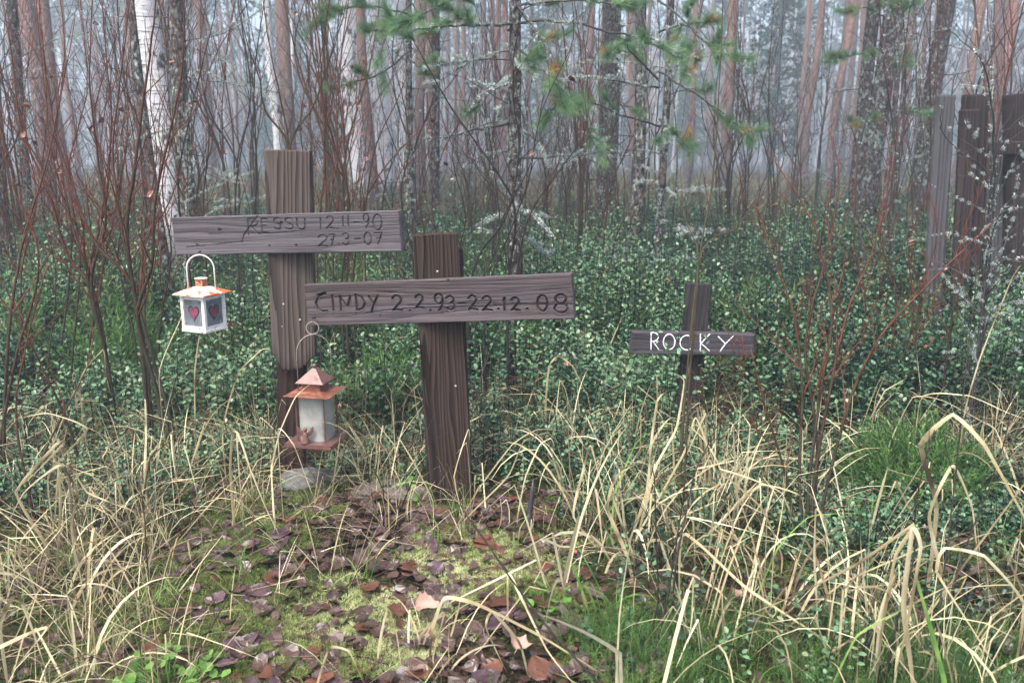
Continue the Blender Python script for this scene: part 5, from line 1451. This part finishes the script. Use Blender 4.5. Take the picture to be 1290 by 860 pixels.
# ------------------------------------------------------------------ trees
def trunk_mesh(H, r, lean=(0, 0), sides=12, seed=0, top=.35, wob=.03, step=.35, flare=.35):
    rng = np.random.RandomState(seed); n = max(6, int(H / step)); z = np.linspace(-.15, H, n)
    ph = rng.rand(4) * 6
    cx = lean[0] * z + wob * np.sin(z * .7 + ph[0]) + wob * .5 * np.sin(z * 1.9 + ph[1])
    cy = lean[1] * z + wob * np.sin(z * .6 + ph[2])
    cx -= cx[0]; cy -= cy[0]
    rad = r * (1 - (1 - top) * np.clip(z / H, 0, 1)) + r * flare * np.exp(-np.clip(z, 0, 9) / .18)
    rad = rad * (1 + .05 * (rng.rand(n) - .5))
    pts = np.stack([cx, cy, z], -1)
    m = MB(); tube(m, pts, rad, sides, .5)
    v = m.v[0]; nn = n * sides
    a = np.tile(np.arange(sides), n); zz = v[:nn, 2]
    f = 1 + .10 * (fbm(a * .7 + seed, zz * 2.2, 2) - .5)
    c = np.repeat(pts, sides, 0); v[:nn, :2] = c[:, :2] + (v[:nn, :2] - c[:, :2]) * f[:, None]
    return m, pts, rad

# foliage templates
def tuft_template(nn, seed, w=.03):
    r_ = np.random.RandomState(seed); tv = []; tf = []
    for k in range(nn):
        t = .55 * r_.rand(); a = r_.rand() * 6.28; e = r_.uniform(.25, .95)
        d = np.array([math.cos(e), math.sin(e) * math.cos(a), math.sin(e) * math.sin(a)]) * (.65 + .4 * r_.rand()); s_ = norm(np.cross(d, r_.normal(0, 1, 3))) * w
        o_ = np.array([t, 0, 0]); i = len(tv); tv += [tuple(o_ - s_), tuple(o_ + s_), tuple(o_ + d)]; tf.append((i, i + 1, i + 2))
    return np.array(tv), tf
NT = [tuft_template(80, s, .009) for s in range(3)]
CT = [tuft_template(9, s + 9, .16) for s in range(3)]     # coarse clump for distant crowns

def crown_mesh(kind, H, r0, z0, seed, nbr, per, sz):
    """branches + clumps of foliage; returns (branches MB, foliage MB)"""
    rng = np.random.RandomState(seed); mbB = MB(); mbF = MB(); O = []; D = []
    for b in range(nbr):
        t = (b + rng.rand()) / nbr; z = z0 + (H - z0) * t; az = b * 2.4 + rng.rand()
        if kind == 'spruce': L = r0 * (1.02 - t) ** .9 * (.75 + .4 * rng.rand()); e0 = .1; e1 = -.45
        elif kind == 'birch': L = r0 * (.35 + 1.0 * math.sin(PI * min(1, t * .9 + .1))) * (.6 + .6 * rng.rand()); e0 = .9; e1 = .1
        else: L = r0 * (.35 + .9 * math.sin(PI * min(1, t * .95 + .08))) * (.6 + .6 * rng.rand()); e0 = .35; e1 = .45
        n = 6; p = np.array([0, 0, z]); q = [p]
        for k in range(n):
            e = e0 + (e1 - e0) * k / n + rng.normal(0, .1); a = az + rng.normal(0, .12); q.append(q[-1] + np.array([math.cos(e) * math.cos(a), math.cos(e) * math.sin(a), math.sin(e)]) * L / n)
        q = np.array(q); tube(mbB, q, np.linspace(max(.012, L * .016), .004, n + 1), 4, .5, cap=False)
        m = max(2, int(per * L)); s = rng.rand(m) ** .7 * n; i = np.minimum(s.astype(int), n - 1); f = (s - i)[:, None]
        pp = q[i] * (1 - f) + q[i + 1] * f; O.append(pp + rng.normal(0, 1, (m, 3)) * (.10 + .12 * L) * np.array([1, 1, .5])); D.append(np.full(m, az))
    O = np.concatenate(O); D = np.concatenate(D); n = len(O)
    A, B, C = frames(D + rng.normal(0, .9, n), rng.normal(-.1 if kind == 'spruce' else .3, .5, n), rng.rand(n) * 6.28)
    S = (sz * (.6 + .8 * rng.rand(n)))[:, None]; ti = np.clip(rng.normal(.5, .25, n), 0, 1)
    for k in range(3): scatter(mbF, CT[k][0], CT[k][1], O[k::3], (A * S)[k::3], (B * S)[k::3], (C * S)[k::3], ti[k::3])
    return mbB, mbF

def dead_branches(mb, pts, rad, z0, z1, n, L0, seed, droop=-.15, r=.008, collect=None, sub=2):
    rng = random.Random(seed)
    for k in range(n):
        z = rng.uniform(z0, z1); p = np.array([np.interp(z, pts[:, 2], pts[:, 0]), np.interp(z, pts[:, 2], pts[:, 1]), z])
        az = rng.random() * 6.28; e = rng.gauss(.15, .2); L = L0 * rng.uniform(.35, 1.1); m = 7; q = [p]
        for j in range(m):
            e += droop / m + rng.gauss(0, .10); az += rng.gauss(0, .12)
            q.append(q[-1] + np.array([math.cos(e) * math.cos(az), math.cos(e) * math.sin(az), math.sin(e)]) * L / m)
        q = np.array(q); ra = np.linspace(r, r * .25, m + 1); tube(mb, q, ra, 4, .5, cap=False)
        if collect is not None: collect.append((q, ra))
        if sub:
            out = []; twigs_from(rng, q, r, r * .25, 1, 1, out, .5, .14, .3, (.5, 1.0), 0)
            for qq, rr, lv in out:
                tube(mb, qq, np.maximum(rr, .0012), 3, .6, cap=False)
                if collect is not None: collect.append((qq, rr))

def make_tree(label, kind, H, r, seed, lean=(0, 0), group=None, crown=True, dead=0, deadL=.8, lich=0, deadz=(.5, 4), barkmat=None, sides=12):
    root = thing({'pine': 'pine_tree', 'birch': 'birch_tree', 'spruce': 'spruce_tree', 'lichen': 'lichen_tree'}[kind], label, 'tree', (0, 0, 0), group)
    m, pts, rad = trunk_mesh(H, r, lean, sides, seed, wob=.02 + .04 * rs.rand())
    bm = barkmat or M[{'pine': 'bark_pine', 'birch': 'bark_birch', 'spruce': 'bark_lichen', 'lichen': 'bark_lichen'}[kind]]
    m.build('trunk', bm, root, smooth=True)
    col = []
    if dead:
        mb = MB(); dead_branches(mb, pts, rad, deadz[0], deadz[1], dead, deadL, seed, r=max(.004, r * .07), collect=col)
        if group:
            mb.build('dead_branches', GR if kind != 'birch' else DK, root)
        else:
            k = 0
            while k < len(col):
                e = k + 1
                while e < len(col) and col[e][1][0] < col[k][1][0] * .8 and len(col[e][0]) != 8: e += 1
                m1 = MB()
                for q, ra in col[k:e]: tube(m1, q, np.maximum(ra, .0013), 4, .5, cap=False)
                db = m1.build('dead_branch', GR if kind != 'birch' else DK, root)
                if lich: lichen_on([q for q, _ in col[k:e]], [ra for _, ra in col[k:e]], lich, root, None, db, size=.016)
                k = e
    if crown:
        ck = {'pine': 'pine', 'birch': 'birch', 'spruce': 'spruce', 'lichen': 'pine'}[kind]
        z0 = H * {'pine': .55, 'birch': .45, 'spruce': .12, 'pine2': .5}[ck]
        R = {'pine': 1.9, 'birch': 1.6, 'spruce': H * .17}[ck]
        mbB, mbF = crown_mesh(ck, H, R, z0, seed + 5, {'pine': 20, 'birch': 18, 'spruce': 50}[ck], {'pine': 15, 'birch': 6, 'spruce': 26}[ck], {'pine': .22, 'birch': .14, 'spruce': .20}[ck])
        topc = np.array([np.interp(H * .8, pts[:, 2], pts[:, 0]), np.interp(H * .8, pts[:, 2], pts[:, 1]), 0])
        for mm in (mbB, mbF):
            for v in mm.v: v += topc
        cr = mbF.build('crown', M['farfoliage'], root)
        mbB.build('branches', GR, cr)
    return root
def put(root, px, Y, rz=0, sc=1.0):
    g = G(px, Y); root.location = (float(g[0]), float(g[1]), float(g[2])); root.rotation_euler = (0, 0, rz); root.scale = (sc,) * 3
    return root
# -- near and named trees
put(make_tree('white birch trunk behind the bare shrubs at left, nearest of the birches', 'birch', 13, .11, 31, (0, 0), dead=6, deadL=.8, deadz=(1, 4), sides=18), 212, 7.2)
put(make_tree('dark lichen spotted trunk just right of the nearest birch', 'lichen', 9, .062, 32, (.01, 0), dead=14, deadL=.9, lich=60, deadz=(.5, 3.2)), 238, 6.4)
put(make_tree('slim grey trunk in front of the nearest birch', 'lichen', 7, .028, 33, (-.03, 0), crown=False, dead=5, deadL=.5, deadz=(1, 3)), 212, 5.4)
put(make_tree('thick reddish brown pine trunk at upper left, left one of the pair', 'pine', 17, .14, 34, (.0, 0), dead=8, deadz=(1, 5)), 60, 13)
put(make_tree('reddish brown pine trunk at upper left, right one of the pair', 'pine', 16, .12, 35, (.0, 0), dead=8, deadz=(1, 5)), 90, 14.5)
put(make_tree('dark trunk cut by the left edge of the photo', 'lichen', 11, .08, 36, dead=14, deadL=1.1, lich=30, deadz=(.5, 4)), 2, 7)
put(make_tree('dark slim trunk with bare branches near the left edge', 'lichen', 10, .055, 37, dead=18, deadL=1.0, lich=25, deadz=(.4, 4)), 38, 8.5)
put(make_tree('thin white birch behind the tall cross post', 'birch', 12, .08, 38, (.0, 0), dead=4, deadz=(1, 4)), 355, 14)
put(make_tree('dark red pine trunk right beside the thin white birch', 'pine', 15, .11, 39, dead=5, deadz=(1, 5)), 371, 16)
put(make_tree('white birch trunk in the misty row, left of the three', 'birch', 14, .21, 40, (.0, 0), sides=16), 455, 17)
put(make_tree('slim pine trunk standing before the middle white birches', 'pine', 14, .085, 41, dead=6, deadz=(1, 4)), 470, 14)
put(make_tree('white birch trunk in the misty row, middle of the three', 'birch', 14, .19, 42, (.0, 0)), 487, 18)
put(make_tree('wide white birch trunk in the misty row, right of the three', 'birch', 14, .18, 43, (.01, 0)), 512, 19.5)
put(make_tree('reddish pine trunk just right of the misty birch row', 'pine', 14, .10, 44), 530, 17)
put(make_tree('thin dark trunk with lichen right of the misty birches', 'lichen', 9, .05, 45, dead=12, lich=30, deadz=(.5, 4)), 549, 9)
put(make_tree('big dark pine trunk with rough bark behind the centre', 'lichen', 13, .135, 46, (-.01, 0), dead=16, deadL=1.2, lich=30, deadz=(.5, 4), sides=18), 764, 11)
put(make_tree('slim lichen crusted trunk just right of the big dark centre trunk', 'lichen', 8, .052, 47, dead=22, deadL=.8, lich=80, deadz=(.2, 2.6)), 798, 7)
put(make_tree('reddish pine trunk right of the centre trunks', 'pine', 15, .085, 48, (.0, 0), dead=5, deadz=(1, 5)), 862, 20)
put(make_tree('two toned pine trunk, dark below and red above, mid right', 'pine', 16, .13, 49, (.01, 0), dead=5, deadz=(1, 5)), 912, 20)
put(make_tree('slim reddish pine trunk left of the dark double trunk', 'pine', 15, .10, 50, (.03, 0)), 1010, 21)
put(make_tree('reddish pine trunk leaning right just left of the dark double trunk', 'pine', 15, .10, 51, (.04, 0)), 1036, 20)
put(make_tree('narrow dark trunk, left stem of the dark double trunk', 'lichen', 11, .075, 52, (.006, 0), dead=8, lich=50, deadz=(.3, 3.4), sides=14), 1070, 9)
put(make_tree('thick dark lichen spotted trunk, right stem of the dark double trunk', 'lichen', 12, .105, 53, (.008, 0), dead=14, deadL=.9, lich=55, deadz=(.3, 3.4), sides=18), 1090, 9)
put(make_tree('dark lichen marked trunk leaning right beside the fence', 'lichen', 12, .10, 54, (.055, 0), dead=6, deadz=(.5, 4), sides=16), 1155, 10)
put(make_tree('reddish pine trunk above the left fence boards', 'pine', 16, .11, 55, (.04, 0)), 1195, 19)
put(make_tree('reddish pine trunk above the fence rail', 'pine', 16, .12, 56, (.05, 0)), 1232, 18)
put(make_tree('slim pine trunk at the upper right edge', 'pine', 16, .09, 57, (.02, 0)), 1280, 21)

# -- young pine with traced boughs in the top centre
def bough_tree(label, px, Y, H, r, boughs, seed, lich=260, dead=18):
    g = G(px, Y); root = thing('young_pine', label, 'tree', g)
    m, pts, rad = trunk_mesh(H, r, (0.004, 0), 12, seed, .45, .015, .2); m.build('trunk', M['bark_lichen'], root, smooth=True)
    tr = [(pts, rad)]
    mb = MB(); col = []; dead_branches(mb, pts, rad, .25, 2.0, dead, .55, seed, -.3, .004, col)
    db = mb.build('dead_branches', GR, root)
    lichen_on([q for q, _ in col], [a for _, a in col], lich, root, None, db, size=.015)
    lichen_on([pts[:12]], [rad[:12]], 520, root, None, [c for c in root.children if c.name.startswith('trunk')][0], size=.013)
    for pl, Y1, tufts, lc in boughs:
        n = len(pl); q = np.array([P(a, b, Y + (Y1 - Y) * (i / (n - 1)) ** .8) for i, (a, b) in enumerate(pl)]) - g
        c = spline(q, 7 * n); c += np.cumsum(rs.normal(0, .004, c.shape), 0); ra = np.linspace(.008, .0022, len(c))
        mb = MB(); tube(mb, c, ra, 5, .4)
        rng = random.Random(seed + int(pl[-1][0])); out = []; twigs_from(rng, c, .006, .002, 1, 2, out, .32, .16, .2, (.5, 1.0), .05)
        for qq, rr, lv in out: tube(mb, qq, np.maximum(rr, .0013), 4, .6, cap=False)
        br = mb.build('bough', GR, root, smooth=True)
        if tufts:
            mf = MB(); tips = [c[-1]] + [qq[-1] for qq, rr, lv in out]; dirs = [c[-1] - c[-3]] + [qq[-1] - qq[-2] for qq, rr, lv in out]
            tips = np.array(tips); dirs = norm(np.array(dirs)); k = rs.rand(len(tips)) < tufts; k[0] = True
            tips, dirs = tips[k], dirs[k]
            rep = 8; tips = np.repeat(tips, rep, 0) - np.repeat(dirs, rep, 0) * (rs.rand(len(tips) * rep, 1) * .18); dirs = norm(np.repeat(dirs, rep, 0) + rs.normal(0, .25, (len(tips), 3)) + np.array([0, 0, .15]))
            az = np.arctan2(dirs[:, 1], dirs[:, 0]); el = np.arcsin(np.clip(dirs[:, 2], -1, 1)); A, B, C = frames(az, el, rs.rand(len(az)) * 6.28)
            S = (.068 + .03 * rs.rand(len(az)))[:, None]; ti = np.clip(rs.normal(.6, .15, len(az)), 0, .9); ti[rs.rand(len(ti)) < .05] = 1
            for j in range(3): scatter(mf, NT[j][0], NT[j][1], tips[j::3], (A * S)[j::3], (B * S)[j::3], (C * S)[j::3], ti[j::3])
            mf.build('needles', M['needle'], br)
        if lc: lichen_on([c] + [qq for qq, _, _ in out], [ra] + [rr for _, rr, _ in out], lc, root, None, br, size=.015)
    return root
bough_tree('lichen covered young pine with green needled boughs in the top centre', 650, 4.7, 3.6, .042, [
    ([(650, 28), (600, 32), (550, 38), (500, 45), (470, 50)], 4.3, .9, 90), ([(650, 30), (720, 32), (780, 45), (830, 60), (860, 78)], 4.3, .12, 140),
    ([(650, 60), (700, 100), (735, 150), (760, 200)], 4.5, .1, 110), ([(650, 100), (610, 120), (590, 140)], 4.5, .1, 140), ([(650, 5), (690, 60), (705, 110), (715, 140)], 4.3, .8, 30),
    ([(650, 10), (700, 0), (760, 0), (800, 10)], 4.3, .8, 40), ([(650, 198), (700, 200), (750, 196)], 4.6, 0, 220), ([(650, -10), (580, -10), (540, 10), (510, 20)], 4.2, .95, 40),
    ([(650, 0), (690, 60), (700, 125), (690, 150)], 4.4, .6, 40), ([(650, 150), (600, 165), (560, 175), (530, 178)], 4.6, 0, 60), ([(650, 260), (620, 275), (600, 290), (625, 300)], 4.5, 0, 200), ([(650, 262), (680, 270), (695, 290)], 4.5, 0, 200)], 71)
bough_tree('second young pine with needled boughs hanging in from the upper right of centre', 830, 6.0, 4.5, .03, [
    ([(830, 0), (870, 30), (910, 55), (950, 66)], 5.0, .85, 60), ([(830, 100), (800, 70), (785, 55), (775, 60)], 5.5, .9, 20), ([(830, 90), (880, 120), (930, 160), (945, 180)], 5.2, .7, 30),
    ([(830, 150), (850, 170), (862, 185)], 5.4, .9, 20), ([(830, 160), (780, 145), (740, 130), (705, 135)], 5.3, .8, 40), ([(830, 40), (860, 30), (885, 60), (865, 95)], 5.3, .7, 80), ([(830, 110), (760, 98), (700, 100)], 5.2, 0, 160)], 72, 60, 10)
bough_tree('young pine with needle tufts in front of the misty birches', 520, 6.5, 4.5, .03, [
    ([(520, 0), (500, 30), (480, 60), (470, 85)], 5.8, .9, 20), ([(520, 20), (460, 10), (420, 20), (395, 35)], 5.8, .9, 10), ([(520, 80), (535, 90), (545, 75)], 6.2, .9, 10), ([(520, 60), (480, 90), (440, 100), (420, 105)], 5.9, .6, 10)], 73, 20, 8)
bough_tree('small pine with tufts growing around the dark double trunk', 1112, 8.0, 4.2, .03, [
    ([(1112, 20), (1090, 10), (1065, 20)], 7.5, .95, 10), ([(1112, 60), (1060, 75), (1040, 82)], 7.4, .9, 10), ([(1112, 70), (1130, 76), (1145, 80)], 7.6, .9, 10), ([(1112, 150), (1090, 155), (1080, 160)], 7.5, .9, 20), ([(1112, 0), (1130, 10), (1150, 5)], 7.4, .9, 10), ([(1112, 140), (1150, 145), (1175, 140)], 7.6, .7, 10)], 74, 30, 8)

# -- misty forest behind: shared prototypes, each tree its own object
groups = {
 'pine': ('slender reddish pine trunk standing far back in the haze', 'misty far pines'),
 'birch': ('pale birch trunk standing far back in the haze', 'misty far birches'),
 'spruce': ('dark green spruce standing far back in the haze', 'misty far spruces')}
def seen_px(p):  # photo column of a ground point
    return 645 + FPX * p[0] / (p[1] * math.cos(PITCH) + CAMZ * math.sin(PITCH))
prot = {'pine': [make_tree(groups['pine'][0], 'pine', 15 + 2 * k, .075 + .014 * k, 80 + k, (rs.normal(0, .01), 0), groups['pine'][1], dead=7, deadL=1.0, deadz=(1.5, 8), sides=9) for k in range(4)],
        'birch': [make_tree(groups['birch'][0], 'birch', 13, .075, 90 + k, (rs.normal(0, .02), 0), groups['birch'][1], sides=9) for k in range(2)],
        'spruce': [make_tree(groups['spruce'][0], 'spruce', 6.5 + 3 * k, .09 + .02 * k, 95 + k, (0, 0), groups['spruce'][1], sides=8) for k in range(3)]}
cnt = {k: 0 for k in prot}
def far_tree(kind, x, y, sc):
    i = cnt[kind]; cnt[kind] += 1; pr = prot[kind]; loc = (x, y, float(gh(x, y)))
    if i < len(pr): pr[i].location = loc; pr[i].scale = (sc,) * 3; pr[i].rotation_euler = (0, 0, rs.rand() * 6.28)
    else: copy_thing(pr[rs.randint(len(pr))], loc, rs.rand() * 6.28, sc)
pl = []; tries = 0
while len(pl) < 190 and tries < 9000:
    tries += 1
    y = 17 + 53 * rs.rand() ** .8; x = (rs.rand() * 2 - 1) * (.68 * y)
    if any((x - a) ** 2 + (y - b) ** 2 < 1.2 for a, b in pl): continue
    px = seen_px((x, y))
    if 935 < px < 1000 and y < 34: continue
    pl.append((x, y))
for i, (x, y) in enumerate(pl):
    u = rs.rand()
    kind = 'pine' if u < .74 else 'birch' if u < .90 else 'spruce'
    if kind == 'spruce' and y < 34: kind = 'pine'
    far_tree(kind, x, y, (.75 if kind != 'spruce' else .7) + .4 * rs.rand())

# far-off wood that reads as one mass
mb = MB(); 
n = 420; yy = 66 + 50 * rs.rand(n); xx = (rs.rand(n) * 2 - 1) * (.75 * yy)
for k in range(n):
    r_ = .08 + .1 * rs.rand(); z0 = float(gh(xx[k], yy[k])); ln = rs.normal(0, .02)
    tube(mb, [np.array([xx[k], yy[k], z0 - .2]), np.array([xx[k] + ln * 7, yy[k], z0 + 7]), np.array([xx[k] + ln * 14, yy[k], z0 + 14])], [r_, r_ * .8, r_ * .4], 6, .5, cap=False)
fw = mb.build('far_wood_trunks', M['bark_pine']); tag(fw, 'far-off wood of thin trunks dissolving into the haze', 'woodland', None, 'stuff')
mf = MB(); n = 26000; yy = 64 + 56 * rs.rand(n); xx = (rs.rand(n) * 2 - 1) * (.78 * yy)
zz = np.where(rs.rand(n) < .3, 1 + 6 * rs.rand(n), 6 + 9 * rs.rand(n)); kk = fbm(xx * .25, yy * .25 + zz * .2, 2) > .54
A, B, C = frames(rs.rand(n) * 6.28, rs.normal(0, .5, n), rs.rand(n) * 6.28); S = .75 * np.ones((n, 1)); O = np.stack([xx, yy, zz], -1)
scatter(mf, CT[0][0], CT[0][1], O[kk], (A * S)[kk], (B * S)[kk], (C * S)[kk], rs.rand(kk.sum()))
fw = mf.build('far_wood_foliage', M['farfoliage']); tag(fw, 'dim green foliage of the far-off wood in the haze', 'woodland', None, 'stuff')

# ------------------------------------------------------------------ wooden fence at the right
def fence():
    YF = 5.0; g = G(1230, YF); root = thing('wooden_fence', 'old grey wooden board fence section standing at the right edge', 'fence', g)
    def board(name, tx, ty, bx, w, mat, dY=0, t=.03, seed=0, yb=470, bottom=None):
        T = P(tx, ty, YF + dY); Bp = P(bx, yb, YF + dY); 
        if bottom is None: Bp[2] = float(gh(Bp[0], Bp[1])) - .1
        d = T - Bp; L = np.linalg.norm(d); mb = MB(); plank(mb, w, L, t, .008, 'z', (), seed=seed, rough=.0015, chip=.004)
        o = mb.build(name, mat, root, smooth=True); z = Vector(d / L); x = Vector((1, .0, 0)); x = (x - z * x.dot(z)).normalized(); y = z.cross(x)
        o.matrix_local = Matrix.Translation(Vector(((T + Bp) / 2 - g).tolist())) @ Matrix((x, y, z)).transposed().to_4x4()
    board('board', 1191, 120, 1168, .105, M['fence_grey'], 0, seed=1)
    board('board', 1229, 119, 1210, .145, M['fence_brown'], .03, seed=2)
    board('board', 1221, 138, 1203, .10, M['fence_brown'], -.015, seed=3)
    board('board', 1253, 197, 1246, .10, M['fence_grey'], .05, seed=4)
    board('board', 1277, 205, 1272, .09, M['fence_grey'], .05, seed=5)
    board('post', 1283, 118, 1281, .13, M['fence_brown'], -.02, t=.10, seed=6)
    board('board', 1325, 122, 1322, .15, M['fence_grey'], .03, seed=7)
    board('board', 1362, 120, 1362, .15, M['fence_brown'], .03, seed=8)
    for (pa, pb, w) in (((1238, 186), (1400, 190), .075), ((1185, 345), (1400, 352), .09)):
        a = P(*pa, YF - .0); b = P(*pb, YF - .0); mb = MB(); L = np.linalg.norm(b - a)
        plank(mb, L, w, .045, .01, 'x', (), seed=9, rough=.001)
        o = mb.build('rail', M['fence_brown'], root, smooth=True); c = (a + b) / 2 - g; o.location = (c[0], c[1] - .075 + .15 * (w > .08), c[2]); o.rotation_euler = (0, -math.atan2(b[2] - a[2], b[0] - a[0]), 0)
fence()

# small items in the ground
def stake():
    g = G(670, 2.48); b = P(664, 655, 2.48); t = P(672, 603, 2.5); mb = MB()
    b[2] = float(gh(b[0], b[1])) - .03
    tube(mb, spline([b, (b + t) / 2, t], 6), [.010, .010, .010, .009, .007, .002], 6, .5)
    o = mb.build('small_stake', M['dark_stake'], loc=b, smooth=True); o.location = tuple(float(v) for v in b)
    tag(o, 'short black pointed stake stuck in the ground right of the middle cross', 'stake')
stake()

# ------------------------------------------------------------------ haze box
mbz = MB(); mbz.box((0, 5, 10.5), (304, 298, 26))
hz_ = mbz.build('haze', M['ground']); hz_.data.materials.clear()
hm = bpy.data.materials.new('mist'); hm.use_nodes = True; nt = hm.node_tree
for n_ in list(nt.nodes): nt.nodes.remove(n_)
out = nt.nodes.new('ShaderNodeOutputMaterial'); pv = nt.nodes.new('ShaderNodeVolumePrincipled')
pv.inputs['Density'].default_value = .0072; pv.inputs['Color'].default_value = (.76, .88, 1.0, 1); pv.inputs['Anisotropy'].default_value = .2
nt.links.new(pv.outputs[0], out.inputs['Volume']); hz_.data.materials.append(hm)
tag(hz_, 'thin grey mist hanging between the trees', 'haze', None, 'stuff')

# ------------------------------------------------------------------ sky, sun, camera
w = bpy.data.worlds.new('World'); scene.world = w; w.use_nodes = True; nt = w.node_tree
bg = nt.nodes['Background']; sky = nt.nodes.new('ShaderNodeTexSky'); sky.sky_type = 'NISHITA'; sky.sun_disc = False
SE, SR = math.radians(60), math.radians(215)
sky.sun_elevation = SE; sky.sun_rotation = SR; sky.air_density = 1.0; sky.dust_density = 6; sky.ozone_density = 1
hs_ = nt.nodes.new('ShaderNodeHueSaturation'); hs_.inputs['Saturation'].default_value = 1.0
nt.links.new(sky.outputs[0], hs_.inputs['Color']); nt.links.new(hs_.outputs[0], bg.inputs[0]); bg.inputs[1].default_value = .13
ld = bpy.data.lights.new('sun', 'SUN'); ld.energy = 1.5; ld.angle = math.radians(22); ld.color = (1, .99, .98)
lo = bpy.data.objects.new('sun', ld); COL.objects.link(lo)
# sun direction: Nishita rotation measured from +Y clockwise seen from above
dirv = Vector((math.sin(SR) * math.cos(SE), math.cos(SR) * math.cos(SE), math.sin(SE)))
lo.rotation_euler = dirv.to_track_quat('Z', 'Y').to_euler(); lo.location = dirv * 15
cd = bpy.data.cameras.new('camera'); cam = bpy.data.objects.new('camera', cd); COL.objects.link(cam); scene.camera = cam
cam.location = (0, 0, CAMZ); cam.rotation_euler = (PI / 2 - PITCH, 0, 0); cd.lens = 30; cd.sensor_width = 36; cd.clip_end = 1000; cd.clip_start = .05
cd.dof.use_dof = True; cd.dof.focus_distance = 2.85; cd.dof.aperture_fstop = 5.6
scene.render.engine = 'CYCLES'
c = scene.cycles; c.max_bounces = 5; c.diffuse_bounces = 2; c.glossy_bounces = 2; c.transmission_bounces = 3; c.transparent_max_bounces = 4; c.volume_bounces = 2
c.use_denoising = True; c.use_adaptive_sampling = True; c.adaptive_threshold = .02
try: c.denoiser = 'OPENIMAGEDENOISE'; c.denoising_input_passes = 'RGB_ALBEDO_NORMAL'
except Exception: pass
vs = scene.view_settings; vs.view_transform = 'Standard'; vs.look = 'None'; vs.gamma = 1; vs.use_curve_mapping = False; vs.exposure = 1.8
bpy.context.view_layer.update()
